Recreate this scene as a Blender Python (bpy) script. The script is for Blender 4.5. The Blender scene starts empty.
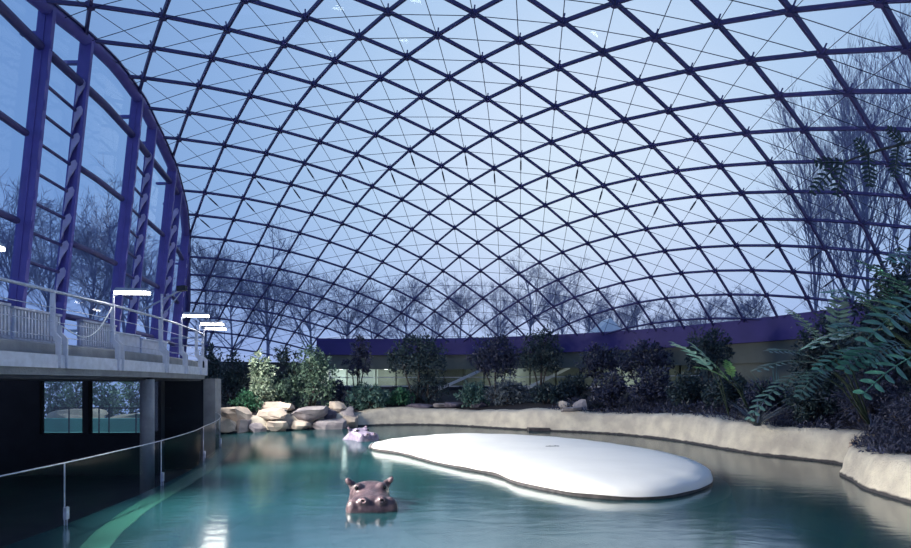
import bpy, math, random
import numpy as np
from mathutils import Vector, Matrix, noise
from mathutils.bvhtree import BVHTree

S = bpy.context.scene
COL = S.collection
H = 1.65                      # eye height above the water (water surface is z = 0)
F = 552.41                    # focal length in pixels of the 911 px wide frame

# ------------------------------------------------------------------ camera
cd = bpy.data.cameras.new('camera'); cam = bpy.data.objects.new('camera', cd); COL.objects.link(cam)
cam.location = (0, 0, H); cam.rotation_euler = (math.pi / 2, 0, 0)
cd.sensor_width = 36; cd.lens = 36 * F / 911
cd.shift_x = (455.5 - 449.98) / 911; cd.shift_y = (383.26 - 274) / 911
cd.clip_start = 0.05; cd.clip_end = 400
S.camera = cam
# ------------------------------------------------------------------ exposure
S.view_settings.view_transform = 'Standard'; S.view_settings.look = 'None'
S.view_settings.gamma = 1; S.view_settings.exposure = 0.25; S.view_settings.use_curve_mapping = False
# ------------------------------------------------------------------ dusk sky
W = bpy.data.worlds.new('dusk_sky'); S.world = W; W.use_nodes = True
nt = W.node_tree; nt.nodes.clear()
def nn(t, tree=None, **k):
    n = (tree or nt).nodes.new(t)
    for a, b in k.items(): setattr(n, a, b)
    return n
tc = nn('ShaderNodeTexCoord'); dp = nn('ShaderNodeVectorMath', operation='DOT_PRODUCT')
g = Vector((0.22, 1.0, 0.32)).normalized()
nrm = nn('ShaderNodeVectorMath', operation='NORMALIZE')
nt.links.new(tc.outputs['Generated'], nrm.inputs[0]); nt.links.new(nrm.outputs[0], dp.inputs[0]); dp.inputs[1].default_value = g
mr = nn('ShaderNodeMath', operation='ARCCOSINE'); nt.links.new(dp.outputs['Value'], mr.inputs[0])
dv = nn('ShaderNodeMath', operation='DIVIDE'); nt.links.new(mr.outputs[0], dv.inputs[0]); dv.inputs[1].default_value = math.pi / 2
rp = nn('ShaderNodeValToRGB'); nt.links.new(dv.outputs[0], rp.inputs[0])
e = rp.color_ramp.elements; e.remove(e[1])
for pos, c in ((0.0, (0.66, 0.77, 0.86)), (0.12, (0.60, 0.71, 0.86)), (0.22, (0.44, 0.59, 0.79)), (0.36, (0.26, 0.41, 0.67)), (0.52, (0.17, 0.30, 0.56)), (1.0, (0.14, 0.24, 0.47))):
    el = e[0] if pos == 0.0 else e.new(pos)
    el.position = pos; el.color = (*c, 1)
sx_ = nn('ShaderNodeSeparateXYZ'); nt.links.new(nrm.outputs[0], sx_.inputs[0])
hz_ = nn('ShaderNodeMapRange'); hz_.inputs[1].default_value = 0.0; hz_.inputs[2].default_value = 0.30; hz_.inputs[3].default_value = 0.65; hz_.inputs[4].default_value = 0.0; nt.links.new(sx_.outputs['Z'], hz_.inputs[0])
mx_ = nn('ShaderNodeMix', data_type='RGBA'); nt.links.new(hz_.outputs[0], mx_.inputs['Factor']); nt.links.new(rp.outputs[0], mx_.inputs['A']); mx_.inputs['B'].default_value = (0.30, 0.36, 0.68, 1)
bg = nn('ShaderNodeBackground'); nt.links.new(mx_.outputs['Result'], bg.inputs[0]); bg.inputs[1].default_value = 1.0
wo = nn('ShaderNodeOutputWorld'); nt.links.new(bg.outputs[0], wo.inputs[0])
LAMP_W = 190.0               # power of one balcony lamp

# ------------------------------------------------------------------ helpers
def sstep(a, b, x): t = max(0, min(1, (x - a) / (b - a))); return t * t * (3 - 2 * t)
def at(px, py, D): return Vector(((px - 449.98) / F * D, D, H - (py - 383.26) / F * D))
def lerp(a, b, t): return a + (b - a) * t

class MB:
    """collects shapes in world coordinates; build() links them as ONE mesh object"""
    def __init__(s): s.v = []; s.f = []
    def add(s, vs, fs):
        o = len(s.v); s.v += [tuple(p) for p in vs]; s.f += [tuple(i + o for i in f) for f in fs]
    def frame(s, c, ax, ay, az, hx, hy, hz):
        c = Vector(c); P = []
        for sx in (-1, 1):
            for sy in (-1, 1):
                for sz in (-1, 1): P.append(c + ax * hx * sx + ay * hy * sy + az * hz * sz)
        s.add(P, [(0, 1, 3, 2), (4, 6, 7, 5), (0, 4, 5, 1), (2, 3, 7, 6), (0, 2, 6, 4), (1, 5, 7, 3)])
    def box(s, x0, x1, y0, y1, z0, z1):
        s.frame(((x0 + x1) / 2, (y0 + y1) / 2, (z0 + z1) / 2), Vector((1, 0, 0)), Vector((0, 1, 0)), Vector((0, 0, 1)), abs(x1 - x0) / 2, abs(y1 - y0) / 2, abs(z1 - z0) / 2)
    def bar(s, a, b, w, h, up=(0, 0, 1)):
        a = Vector(a); b = Vector(b); d = (b - a)
        L = d.length
        if L < 1e-5: return
        d /= L; u = Vector(up); sd = d.cross(u)
        if sd.length < 1e-4: sd = d.cross(Vector((1, 0, 0)))
        sd.normalize(); u = sd.cross(d)
        s.frame((a + b) / 2, d, sd, u, L / 2, w / 2, h / 2)
    def tube(s, pts, r, n=8, cap=True, r1=None):
        pts = [Vector(p) for p in pts]; m = len(pts)
        if m < 2: return
        rs = r if isinstance(r, (list, tuple)) else [lerp(r, r if r1 is None else r1, i / (m - 1)) for i in range(m)]
        V = []; pu = None
        for i, p in enumerate(pts):
            t = (pts[min(i + 1, m - 1)] - pts[max(i - 1, 0)])
            if t.length < 1e-7: t = Vector((0, 0, 1))
            t.normalize()
            if pu is None:
                pu = Vector((0, 0, 1)) if abs(t.z) < 0.9 else Vector((1, 0, 0))
            u = pu - t * pu.dot(t)
            if u.length < 1e-4: u = t.orthogonal()
            u.normalize(); pu = u; w = t.cross(u)
            for k in range(n):
                a = 2 * math.pi * k / n; V.append(p + (u * math.cos(a) + w * math.sin(a)) * rs[i])
        Fc = [(i * n + k, i * n + (k + 1) % n, (i + 1) * n + (k + 1) % n, (i + 1) * n + k) for i in range(m - 1) for k in range(n)]
        if cap: Fc += [tuple(reversed(range(n))), tuple(range((m - 1) * n, m * n))]
        s.add(V, Fc)
    def disc(s, c, nrm_, r, h, n=10):
        nrm_ = Vector(nrm_).normalized(); s.tube([Vector(c) - nrm_ * h / 2, Vector(c) + nrm_ * h / 2], r, n)
    def ell(s, c, rad, n=10, m=7, rot=None):
        c = Vector(c); V = []; 
        for j in range(m + 1):
            th = math.pi * j / m
            for k in range(n):
                a = 2 * math.pi * k / n
                p = Vector((rad[0] * math.sin(th) * math.cos(a), rad[1] * math.sin(th) * math.sin(a), rad[2] * math.cos(th)))
                if rot: p = rot @ p
                V.append(c + p)
        s.add(V, [(j * n + k, (j + 1) * n + k, (j + 1) * n + (k + 1) % n, j * n + (k + 1) % n) for j in range(m) for k in range(n)])
    def strip(s, rows):
        n = len(rows[0]); V = [p for r in rows for p in r]
        s.add(V, [(i * n + k, i * n + k + 1, (i + 1) * n + k + 1, (i + 1) * n + k) for i in range(len(rows) - 1) for k in range(n - 1)])
    def prism(s, poly, z0, z1):
        n = len(poly)
        s.add([(x, y, z0) for x, y in poly] + [(x, y, z1) for x, y in poly],
              [tuple(reversed(range(n))), tuple(range(n, 2 * n))] + [(i, (i + 1) % n, n + (i + 1) % n, n + i) for i in range(n)])
    def build(s, name, m, parent=None, smooth=False):
        o0 = Vector(parent.matrix_world.translation) if parent else Vector((0, 0, 0))
        if parent:
            o0 = Vector(parent.location); q = parent.parent
            while q: o0 += Vector(q.location); q = q.parent
        me = bpy.data.meshes.new(name)
        me.from_pydata([(p[0] - o0.x, p[1] - o0.y, p[2] - o0.z) for p in s.v], [], s.f); me.update()
        if smooth:
            for p in me.polygons: p.use_smooth = True
        me.materials.append(m)
        o = bpy.data.objects.new(name, me); COL.objects.link(o)
        if parent: o.parent = parent
        return o

def thing(name, label, cat, loc=(0, 0, 0), group=None):
    o = bpy.data.objects.new(name, None); COL.objects.link(o); o.location = loc; o.empty_display_size = 0.1
    return tag(o, label, cat, group)
def tag(o, label, cat, group=None):
    o['label'] = label; o['category'] = cat
    if group: o['group'] = group
    return o
def struct(o): o['kind'] = 'structure'; return o
def sempty(name, loc=(0, 0, 0)):
    o = bpy.data.objects.new(name, None); COL.objects.link(o); o.location = loc; return struct(o)

def mat(name, c, rough=0.6, metal=0.0, var=0.12, scale=4.0, bump=0.0, bscale=20.0, spec=0.5, c2=None, emit=None):
    m = bpy.data.materials.new(name); m.use_nodes = True; t = m.node_tree; b = t.nodes['Principled BSDF']
    b.inputs['Roughness'].default_value = rough; b.inputs['Metallic'].default_value = metal
    b.inputs['Specular IOR Level'].default_value = spec
    co = nn('ShaderNodeTexCoord', t); nz = nn('ShaderNodeTexNoise', t); nz.inputs['Scale'].default_value = scale; nz.inputs['Detail'].default_value = 6
    t.links.new(co.outputs['Object'], nz.inputs['Vector'])
    r = nn('ShaderNodeValToRGB', t); t.links.new(nz.outputs['Fac'], r.inputs[0])
    d = c2 or tuple(x * (1 - 2 * var) for x in c)
    r.color_ramp.elements[0].position = 0.36; r.color_ramp.elements[0].color = (*d, 1)
    r.color_ramp.elements[1].position = 0.64; r.color_ramp.elements[1].color = (*c, 1)
    t.links.new(r.outputs[0], b.inputs['Base Color'])
    if bump:
        n2 = nn('ShaderNodeTexNoise', t); n2.inputs['Scale'].default_value = bscale; n2.inputs['Detail'].default_value = 8
        t.links.new(co.outputs['Object'], n2.inputs['Vector'])
        bp = nn('ShaderNodeBump', t); bp.inputs['Strength'].default_value = bump; bp.inputs['Distance'].default_value = 0.03
        t.links.new(n2.outputs['Fac'], bp.inputs['Height']); t.links.new(bp.outputs[0], b.inputs['Normal'])
    if emit:
        b.inputs['Emission Color'].default_value = (*emit[:3], 1); b.inputs['Emission Strength'].default_value = emit[3]
    return m
def leafmat(name, c, c2, rough=0.42, spec=0.5):
    m = mat(name, c, rough, 0, 0, 5.0, spec=spec, c2=c2); return m
def glassmat(name, tint, haze=0.0, hazecol=(0.8, 0.85, 1.0), refl=1.0):
    m = bpy.data.materials.new(name); m.use_nodes = True; t = m.node_tree; t.nodes.clear()
    o = nn('ShaderNodeOutputMaterial', t); tr = nn('ShaderNodeBsdfTransparent', t); tr.inputs[0].default_value = (*tint, 1)
    gl = nn('ShaderNodeBsdfGlossy', t); gl.inputs['Roughness'].default_value = 0.02
    fr = nn('ShaderNodeLayerWeight', t); fr.inputs[0].default_value = 0.5
    pw = nn('ShaderNodeMath', t, operation='POWER'); pw.inputs[1].default_value = 5; t.links.new(fr.outputs['Facing'], pw.inputs[0])
    mu = nn('ShaderNodeMath', t, operation='MULTIPLY_ADD'); mu.inputs[1].default_value = 0.7 * refl; mu.inputs[2].default_value = 0.05 * refl; t.links.new(pw.outputs[0], mu.inputs[0])
    base = tr
    if haze:
        df = nn('ShaderNodeBsdfTranslucent', t); df.inputs[0].default_value = (*hazecol, 1)
        mx = nn('ShaderNodeMixShader', t)
        nz = nn('ShaderNodeTexNoise', t); nz.inputs['Scale'].default_value = 0.9; nz.inputs['Detail'].default_value = 5
        co = nn('ShaderNodeTexCoord', t); t.links.new(co.outputs['Object'], nz.inputs['Vector'])
        m2 = nn('ShaderNodeMath', t, operation='MULTIPLY'); m2.inputs[1].default_value = haze * 2; t.links.new(nz.outputs['Fac'], m2.inputs[0])
        t.links.new(m2.outputs[0], mx.inputs[0]); t.links.new(tr.outputs[0], mx.inputs[1]); t.links.new(df.outputs[0], mx.inputs[2]); base = mx
    mm = nn('ShaderNodeMixShader', t); t.links.new(mu.outputs[0], mm.inputs[0]); t.links.new(base.outputs[0], mm.inputs[1]); t.links.new(gl.outputs[0], mm.inputs[2])
    t.links.new(mm.outputs[0], o.inputs[0]); return m

M = {}
M['violet'] = mat('violet_paint', (0.13, 0.105, 0.42), 0.45, 0, 0.08)
M['rib'] = mat('dark_violet_steel', (0.065, 0.052, 0.19), 0.5, 0, 0.1)
M['beam'] = mat('violet_beam_paint', (0.075, 0.055, 0.28), 0.55, 0, 0.08, 1.5)
M['lilac'] = mat('pale_lilac_plate', (0.60, 0.55, 0.80), 0.4, 0, 0.1)
M['cable'] = mat('steel_cable', (0.06, 0.06, 0.13), 0.4, 0.5, 0.05)
M['dome_glass'] = glassmat('dome_glass', (0.93, 0.96, 1.0), 0.04, refl=0.5)
M['facade_glass'] = glassmat('facade_glass', (0.80, 0.90, 1.0), 0.05, refl=0.7)
M['barrier_glass'] = glassmat('barrier_glass', (0.86, 0.93, 0.95), 0.0, refl=0.35)
M['pane'] = glassmat('window_glass', (0.85, 0.93, 0.95), 0.02, refl=0.8)
M['olive'] = mat('olive_grey_render', (0.20, 0.22, 0.19), 0.85, 0, 0.06, 2)
M['white'] = mat('white_paint', (0.78, 0.80, 0.82), 0.5, 0, 0.04)
M['pale'] = mat('pale_green_wall', (0.55, 0.62, 0.58), 0.8, 0, 0.05)
M['galv'] = mat('galvanised_steel', (0.60, 0.63, 0.74), 0.38, 0.5, 0.15, 12)
M['galv_light'] = mat('pale_painted_steel', (0.72, 0.75, 0.84), 0.5, 0.1, 0.08, 8)
M['conc'] = mat('grey_concrete', (0.34, 0.35, 0.36), 0.85, 0, 0.12, 3, 0.3)
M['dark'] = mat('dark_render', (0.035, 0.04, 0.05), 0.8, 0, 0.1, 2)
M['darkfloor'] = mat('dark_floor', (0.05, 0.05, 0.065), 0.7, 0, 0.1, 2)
M['island'] = mat('smooth_pale_cement', (0.86, 0.85, 0.80), 0.8, 0, 0.03, 1.2, 0.12, 30)
M['wet'] = mat('wet_dark_cement', (0.12, 0.10, 0.10), 0.35, 0, 0.25, 9)
M['soil'] = mat('dark_mulch', (0.040, 0.036, 0.045), 0.95, 0, 0.3, 14, 0.8, 30)
M['rock'] = mat('tan_sandstone', (0.56, 0.47, 0.38), 0.85, 0, 0.2, 2.2, 0.7, 9, c2=(0.40, 0.34, 0.30))
M['rock2'] = mat('grey_sandstone', (0.36, 0.32, 0.32), 0.85, 0, 0.2, 2.6, 0.7, 9, c2=(0.22, 0.20, 0.22))
M['rock3'] = mat('violet_grey_stone', (0.17, 0.15, 0.20), 0.85, 0, 0.2, 2.6, 0.7, 9, c2=(0.09, 0.08, 0.11))
M['bark'] = mat('brown_bark', (0.09, 0.075, 0.07), 0.9, 0, 0.25, 9)
M['bare'] = mat('dusk_haze_bark', (0.27, 0.28, 0.46), 0.9, 0, 0.12, 3)  # blue dusk haze is mixed into the bark colour
M['lamp_shell'] = mat('lamp_housing', (0.55, 0.57, 0.62), 0.4, 0.3)
M['lit'] = mat('lit_diffuser', (1, 1, 1), 0.5, emit=(1.0, 0.97, 0.92, 12.0))
M['lit_soft'] = mat('soft_lit_diffuser', (1, 1, 1), 0.5, emit=(0.95, 1.0, 0.92, 1.6))
M['floor'] = mat('pool_floor_paint', (0.13, 0.42, 0.40), 0.8, 0, 0.12, 0.6)
M['light_band'] = mat('green_light_band', (0.030, 0.135, 0.105), 0.22, 0, 0.1, 2)  # green stands in for light on the water
M['grass'] = mat('winter_grass', (0.10, 0.12, 0.08), 0.95, 0, 0.2, 2)
M['skin'] = mat('hippo_skin', (0.135, 0.090, 0.098), 0.3, 0, 0.2, 9, 0.4, 26, c2=(0.05, 0.033, 0.042))
M['skin_highlit'] = mat('highlit_lilac_hippo_skin', (0.29, 0.25, 0.33), 0.3, 0, 0.2, 7, 0.25, 26, c2=(0.13, 0.10, 0.16))  # same hide as the near hippo, wet highlights put into the colour
M['skin_pink'] = mat('pink_hippo_skin', (0.34, 0.22, 0.23), 0.4, 0, 0.1, 7)
M['eye'] = mat('dark_eye', (0.01, 0.008, 0.008), 0.1, 0, 0)
M['leaf_dark'] = leafmat('dark_leaf', (0.045, 0.078, 0.078), (0.020, 0.036, 0.052))
M['leaf_purple'] = leafmat('purplish_dark_leaf', (0.055, 0.062, 0.115), (0.024, 0.028, 0.060))
M['leaf_teal'] = leafmat('teal_green_leaf', (0.10, 0.20, 0.16), (0.04, 0.09, 0.085))
M['leaf_green'] = leafmat('fresh_green_leaf', (0.06, 0.20, 0.10), (0.03, 0.10, 0.06))
M['leaf_pale'] = leafmat('variegated_leaf', (0.42, 0.50, 0.36), (0.13, 0.20, 0.14))
M['leaf_mid'] = leafmat('mid_green_leaf', (0.16, 0.25, 0.17), (0.05, 0.10, 0.08))
M['leaf_grey'] = leafmat('grey_blue_leaf', (0.17, 0.20, 0.22), (0.07, 0.09, 0.11))
M['leaf_lime'] = leafmat('lime_leaf', (0.30, 0.52, 0.16), (0.14, 0.36, 0.16))
M['leaf_shine'] = leafmat('glossy_pinnate_leaf', (0.070, 0.220, 0.140), (0.020, 0.080, 0.055), 0.24, 0.8)
M['leaf_black'] = leafmat('blackish_leaf', (0.012, 0.030, 0.018), (0.008, 0.016, 0.014))
M['leaf_mint'] = leafmat('mint_leaf', (0.28, 0.52, 0.40), (0.12, 0.30, 0.24), 0.3)
M['stem'] = mat('green_stem', (0.06, 0.10, 0.05), 0.7)

# bank: pale sandy concrete, dark algae line at the water, rust run
def bankmat():
    m = mat('sandy_concrete', (0.68, 0.62, 0.50), 0.88, 0, 0.1, 2.6, 1.0, 22, c2=(0.48, 0.43, 0.36)); t = m.node_tree; b = t.nodes['Principled BSDF']
    src = b.inputs['Base Color'].links[0].from_socket
    ge = nn('ShaderNodeNewGeometry', t); sx = nn('ShaderNodeSeparateXYZ', t); t.links.new(ge.outputs['Position'], sx.inputs[0])
    n2 = nn('ShaderNodeTexNoise', t); n2.inputs['Scale'].default_value = 5; t.links.new(ge.outputs['Position'], n2.inputs['Vector'])
    a = nn('ShaderNodeMath', t, operation='MULTIPLY_ADD'); a.inputs[1].default_value = -0.06; t.links.new(n2.outputs['Fac'], a.inputs[0]); t.links.new(sx.outputs['Z'], a.inputs[2])
    mp = nn('ShaderNodeMapRange', t); mp.inputs[1].default_value = 0.01; mp.inputs[2].default_value = 0.035; t.links.new(a.outputs[0], mp.inputs[0])
    mx = nn('ShaderNodeMix', t, data_type='RGBA'); t.links.new(mp.outputs[0], mx.inputs['Factor']); mx.inputs['A'].default_value = (0.05, 0.045, 0.05, 1); t.links.new(src, mx.inputs['B'])
    # rust stain at the corner of the wall
    ds = nn('ShaderNodeVectorMath', t, operation='SUBTRACT'); t.links.new(ge.outputs['Position'], ds.inputs[0]); ds.inputs[1].default_value = (7.92, 10.9, 0.3)
    sc = nn('ShaderNodeVectorMath', t, operation='MULTIPLY'); t.links.new(ds.outputs[0], sc.inputs[0]); sc.inputs[1].default_value = (2.2, 3.5, 1.6)
    ln = nn('ShaderNodeVectorMath', t, operation='LENGTH'); t.links.new(sc.outputs[0], ln.inputs[0])
    m3 = nn('ShaderNodeMath', t, operation='ADD'); t.links.new(ln.outputs['Value'], m3.inputs[0]); t.links.new(n2.outputs['Fac'], m3.inputs[1])
    mq = nn('ShaderNodeMapRange', t); mq.inputs[1].default_value = 0.75; mq.inputs[2].default_value = 1.15; mq.inputs[3].default_value = 0.6; mq.inputs[4].default_value = 0; t.links.new(m3.outputs[0], mq.inputs[0])
    mz = nn('ShaderNodeMix', t, data_type='RGBA'); t.links.new(mq.outputs[0], mz.inputs['Factor']); t.links.new(mx.outputs['Result'], mz.inputs['A']); mz.inputs['B'].default_value = (0.40, 0.19, 0.07, 1)
    t.links.new(mz.outputs['Result'], b.inputs['Base Color']); return m
M['bank'] = bankmat()

def watermat():
    m = bpy.data.materials.new('pool_water'); m.use_nodes = True; t = m.node_tree; t.nodes.clear()
    o = nn('ShaderNodeOutputMaterial', t); co = nn('ShaderNodeTexCoord', t)
    mp = nn('ShaderNodeMapping', t); mp.inputs['Scale'].default_value = (1.0, 2.2, 1); t.links.new(co.outputs['Object'], mp.inputs[0])
    n1 = nn('ShaderNodeTexNoise', t); n1.inputs['Scale'].default_value = 1.6; n1.inputs['Detail'].default_value = 5; n1.inputs['Distortion'].default_value = 0.6; t.links.new(mp.outputs[0], n1.inputs['Vector'])
    bp = nn('ShaderNodeBump', t); bp.inputs['Strength'].default_value = 0.22; bp.inputs['Distance'].default_value = 0.02; t.links.new(n1.outputs['Fac'], bp.inputs['Height'])
    fr = nn('ShaderNodeFresnel', t); fr.inputs['IOR'].default_value = 1.33; t.links.new(bp.outputs[0], fr.inputs['Normal'])
    gl = nn('ShaderNodeBsdfGlossy', t); gl.inputs['Roughness'].default_value = 0.13; t.links.new(bp.outputs[0], gl.inputs['Normal'])
    tr = nn('ShaderNodeBsdfTransparent', t); tr.inputs[0].default_value = (0.30, 0.66, 0.62, 1)
    n3 = nn('ShaderNodeTexNoise', t); n3.inputs['Scale'].default_value = 0.35; n3.inputs['Detail'].default_value = 3; t.links.new(co.outputs['Object'], n3.inputs['Vector'])
    rr = nn('ShaderNodeValToRGB', t); t.links.new(n3.outputs['Fac'], rr.inputs[0])
    rr.color_ramp.elements[0].position = 0.35; rr.color_ramp.elements[0].color = (0.011, 0.066, 0.078, 1); rr.color_ramp.elements[1].position = 0.65; rr.color_ramp.elements[1].color = (0.020, 0.115, 0.132, 1)
    df = nn('ShaderNodeBsdfDiffuse', t); t.links.new(rr.outputs[0], df.inputs[0])
    m1 = nn('ShaderNodeMixShader', t); m1.inputs[0].default_value = 0.72; t.links.new(tr.outputs[0], m1.inputs[1]); t.links.new(df.outputs[0], m1.inputs[2])
    m2 = nn('ShaderNodeMixShader', t); fm = nn('ShaderNodeMath', t, operation='MULTIPLY'); fm.inputs[1].default_value = 0.56; t.links.new(fr.outputs[0], fm.inputs[0]); t.links.new(fm.outputs[0], m2.inputs[0]); t.links.new(m1.outputs[0], m2.inputs[1]); t.links.new(gl.outputs[0], m2.inputs[2])
    t.links.new(m2.outputs[0], o.inputs[0]); return m
M['water'] = watermat()

# ------------------------------------------------------------------ dome geometry
YAW = 0.9272296740841087
DC = (10.290544751150613, 12.975657136334886, 6.99175017467487)
CA = (-0.051120364042415434, -0.638367406741996, -0.1545629593667537, 0.22996169303783476, 0.30339129367894635)
CB = (-0.19960272370452872, -0.5285003866827632, 0.07304921021505455, -0.057695083272149505, -0.10527544272450454)
PLO, PHI, QLO, QHI = -13, 18, -9, 21
def profile(co, lo, hi, c, tlo, thi):
    idx = list(range(lo, hi + 1)); pt = {c: (0.0, 0.0)}
    def ang(u):
        uc = min(max(u, tlo), thi); t = (uc - c) / 10
        return sum(k * t ** i for i, k in enumerate(co)) - 0.062 * (u - uc)
    for i in range(c, hi): a = ang(i + .5); pt[i + 1] = (pt[i][0] + 1.2 * math.cos(a), pt[i][1] + 1.2 * math.sin(a))
    for i in range(c, lo, -1): a = ang(i - .5); pt[i - 1] = (pt[i][0] - 1.2 * math.cos(a), pt[i][1] - 1.2 * math.sin(a))
    return pt
PA = profile(CA, PLO, PHI, 2, -7, 12); PB = profile(CB, QLO, QHI, 7, -1, 16)
sY, cY = math.sin(YAW), math.cos(YAW)
def dnode(p, q):
    X = DC[0] + PB[q][0]; Y = DC[1] + PA[p][0]
    return Vector((X * sY - Y * cY, X * cY + Y * sY, DC[2] + PA[p][1] + PB[q][1] + H))
axA = [PA[i][0] for i in range(PLO, PHI + 1)]; azA = [PA[i][1] for i in range(PLO, PHI + 1)]
axB = [PB[i][0] for i in range(QLO, QHI + 1)]; azB = [PB[i][1] for i in range(QLO, QHI + 1)]
def dome_z(x, y):
    X = x * sY + y * cY; Y = -x * cY + y * sY
    return DC[2] + H + float(np.interp(Y - DC[1], axA, azA)) + float(np.interp(X - DC[0], axB, azB))
NORM = {}
def dnorm(p, q):
    a = dnode(min(p + 1, PHI), q) - dnode(max(p - 1, PLO), q); b = dnode(p, min(q + 1, QHI)) - dnode(p, max(q - 1, QLO))
    n = a.cross(b); n.normalize(); return n if n.z > 0 else -n
RC = Vector((-3.35, 12.5)); RR = 15.55
FY = (-3, 4, 7, 9.4, 11.7, 13.2, 14.3, 16.2, 18.1, 19.5, 23.4, 27, 31); FX = (-5.9, -6.42, -6.72, -7.03, -7.2, -7.45, -7.7, -8.1, -8.62, -9.14, -10.8, -12.5, -14.6)
def xfac(y, z): return float(np.interp(y, FY, FX)) - 0.105 * (8.35 - z)
def inside(P):
    R_ = RR + 1.9 * sstep(101.4, 103.4, math.degrees(math.atan2(P.y - RC.y, P.x - RC.x)))
    return min(R_ - math.hypot(P.x - RC.x, P.y - RC.y), P.x - xfac(P.y, P.z), P.y + 2.5)
def clip_line(pts, ok=inside):
    """pieces of a polyline that lie inside the dome outline; every piece is a list of (point, is_node)"""
    out = []; cur = []
    for i, p in enumerate(pts):
        a = ok(p)
        if i and (ok(pts[i - 1]) > 0) != (a > 0):
            lo, hi = pts[i - 1], p
            for _ in range(22):
                mid = (lo + hi) / 2
                if (ok(mid) > 0) == (ok(lo) > 0): lo = mid
                else: hi = mid
            if a > 0: cur = [hi]
            else: cur.append(lo); out.append(cur); cur = []
        if a > 0: cur.append(p)
    if len(cur) > 1: out.append(cur)
    return [c for c in out if len(c) > 1]
ceiling = sempty('ceiling', (RC.x, RC.y, 3.9))
def rib_line(keys, discs):
    pts = [dnode(*k) for k in keys]; mb = MB(); nm = {tuple(round(c, 4) for c in p): dnorm(*k) for p, k in zip(pts, keys)}
    for pc in clip_line(pts):
        for a, b in zip(pc[:-1], pc[1:]):
            n = nm.get(tuple(round(c, 4) for c in a)) or nm.get(tuple(round(c, 4) for c in b))
            off = n * 0.0
            mb.bar(a + off, b + off, 0.050, 0.066, n)
        if discs:
            for a in pc:
                n = nm.get(tuple(round(c, 4) for c in a))
                if n: mb.disc(a - n * 0.01, n, 0.068, 0.11, 10); mb.disc(a + n * 0.09, n, 0.016, 0.11, 6)
    if mb.v: mb.build('rib', M['rib'], ceiling)
for p in range(PLO, PHI + 1): rib_line([(p, q) for q in range(QLO, QHI + 1)], True)
for q in range(QLO, QHI + 1): rib_line([(p, q) for p in range(PLO, PHI + 1)], False)
def cable_line(keys, turn):
    if len(keys) < 2: return
    mb = MB(); pts = [dnode(*k) - dnorm(*k) * 0.05 for k in keys]
    for pc in clip_line(pts):
        for a, b in zip(pc[:-1], pc[1:]): mb.tube([a, b], 0.0085, 4, False)
    if turn:
        for (k, k2) in zip(keys[:-1], keys[1:]):
            if k[0] + k[1] in (9, 10):
                a = dnode(*k) - dnorm(*k) * 0.05; b = dnode(*k2) - dnorm(*k2) * 0.05
                if inside(a) > 0 and inside(b) > 0: mb.tube([lerp(a, b, 0.10), lerp(a, b, 0.17), lerp(a, b, 0.38), lerp(a, b, 0.45)], [0.010, 0.026, 0.026, 0.010], 6)
    if mb.v: mb.build('cable', M['cable'], ceiling)
for d in range(PLO - QHI, PHI - QLO + 1):
    cable_line([(p, p - d) for p in range(PLO, PHI + 1) if QLO <= p - d <= QHI], True)
for d in range(PLO + QLO, PHI + QHI + 1):
    cable_line([(p, d - p) for p in range(PLO, PHI + 1) if QLO <= d - p <= QHI], False)
gz = MB()
for p in range(PLO, PHI):
    for q in range(QLO, QHI):
        poly = [dnode(*k) + dnorm(*k) * 0.055 for k in ((p, q), (p + 1, q), (p + 1, q + 1), (p, q + 1))]
        vals = [inside(v) for v in poly]
        if max(vals) <= 0: continue
        if min(vals) < 0:
            out = []
            for i in range(4):
                a, b, va, vb = poly[i], poly[(i + 1) % 4], vals[i], vals[(i + 1) % 4]
                if va > 0: out.append(a)
                if (va > 0) != (vb > 0):
                    lo, hi = a, b
                    for _ in range(18):
                        mid = (lo + hi) / 2
                        if (inside(mid) > 0) == (va > 0): lo = mid
                        else: hi = mid
                    out.append((lo + hi) / 2)
            poly = out
        if len(poly) > 2: gz.add(poly, [tuple(range(len(poly)))])
gz.build('glazing', M['dome_glass'], ceiling)

# ring beam and wall under it
def ring(r0, r1, z0, z1, a0, a1, n=120, zf=None):
    mb = MB(); rows = []
    for i in range(n + 1):
        a = math.radians(lerp(a0, a1, i / n)); c = Vector((math.cos(a), math.sin(a)))
        rows.append([(RC.x + c.x * r, RC.y + c.y * r, z) for r, z in ((r0, z0), (r0, z1), (r1, z1), (r1, z0), (r0, z0))])
    mb.strip(rows); return mb
ABEAM = 102.4
struct(ring(15.45, 15.95, 3.08, 3.9, -62, ABEAM).build('trim_1', M['beam']))
struct(ring(15.62, 15.80, 2.36, 3.08, -62, ABEAM).build('wall_back', M['olive']))

# ------------------------------------------------------------------ glazed facade on the left
wl = sempty('wall_left', (-7.5, 12, 2.1))
arch = []; 
for i in range(121):
    y = lerp(-2.5, 27.5, i / 120); z = 7.0
    for _ in range(30): z = dome_z(xfac(y, z), y)
    if z > 2.3: arch.append(Vector((xfac(y, z), y, z)))
def arch_z(y): return float(np.interp(y, [a.y for a in arch], [a.z for a in arch]))
mb = MB(); mb.tube(arch, 0.125, 10); mb.build('arch_tube', M['violet'], wl, True)
mb = MB()
for a, b in zip(arch[:-1], arch[1:]): mb.bar(a + Vector((0.05, 0, 0.08)), b + Vector((0.05, 0, 0.08)), 0.20, 0.03)
mb.build('arch_flange', M['rib'], wl)
COLY = (5.6, 9.7, 13.15, 16.2, 19.2); TRY = (6.8, 10.86, 14.3, 17.15, 20.1)
def fdir(y): d = Vector((xfac(y + .3, 5) - xfac(y - .3, 5), .6, 0)); d.normalize(); return d
ZB = 2.05
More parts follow.
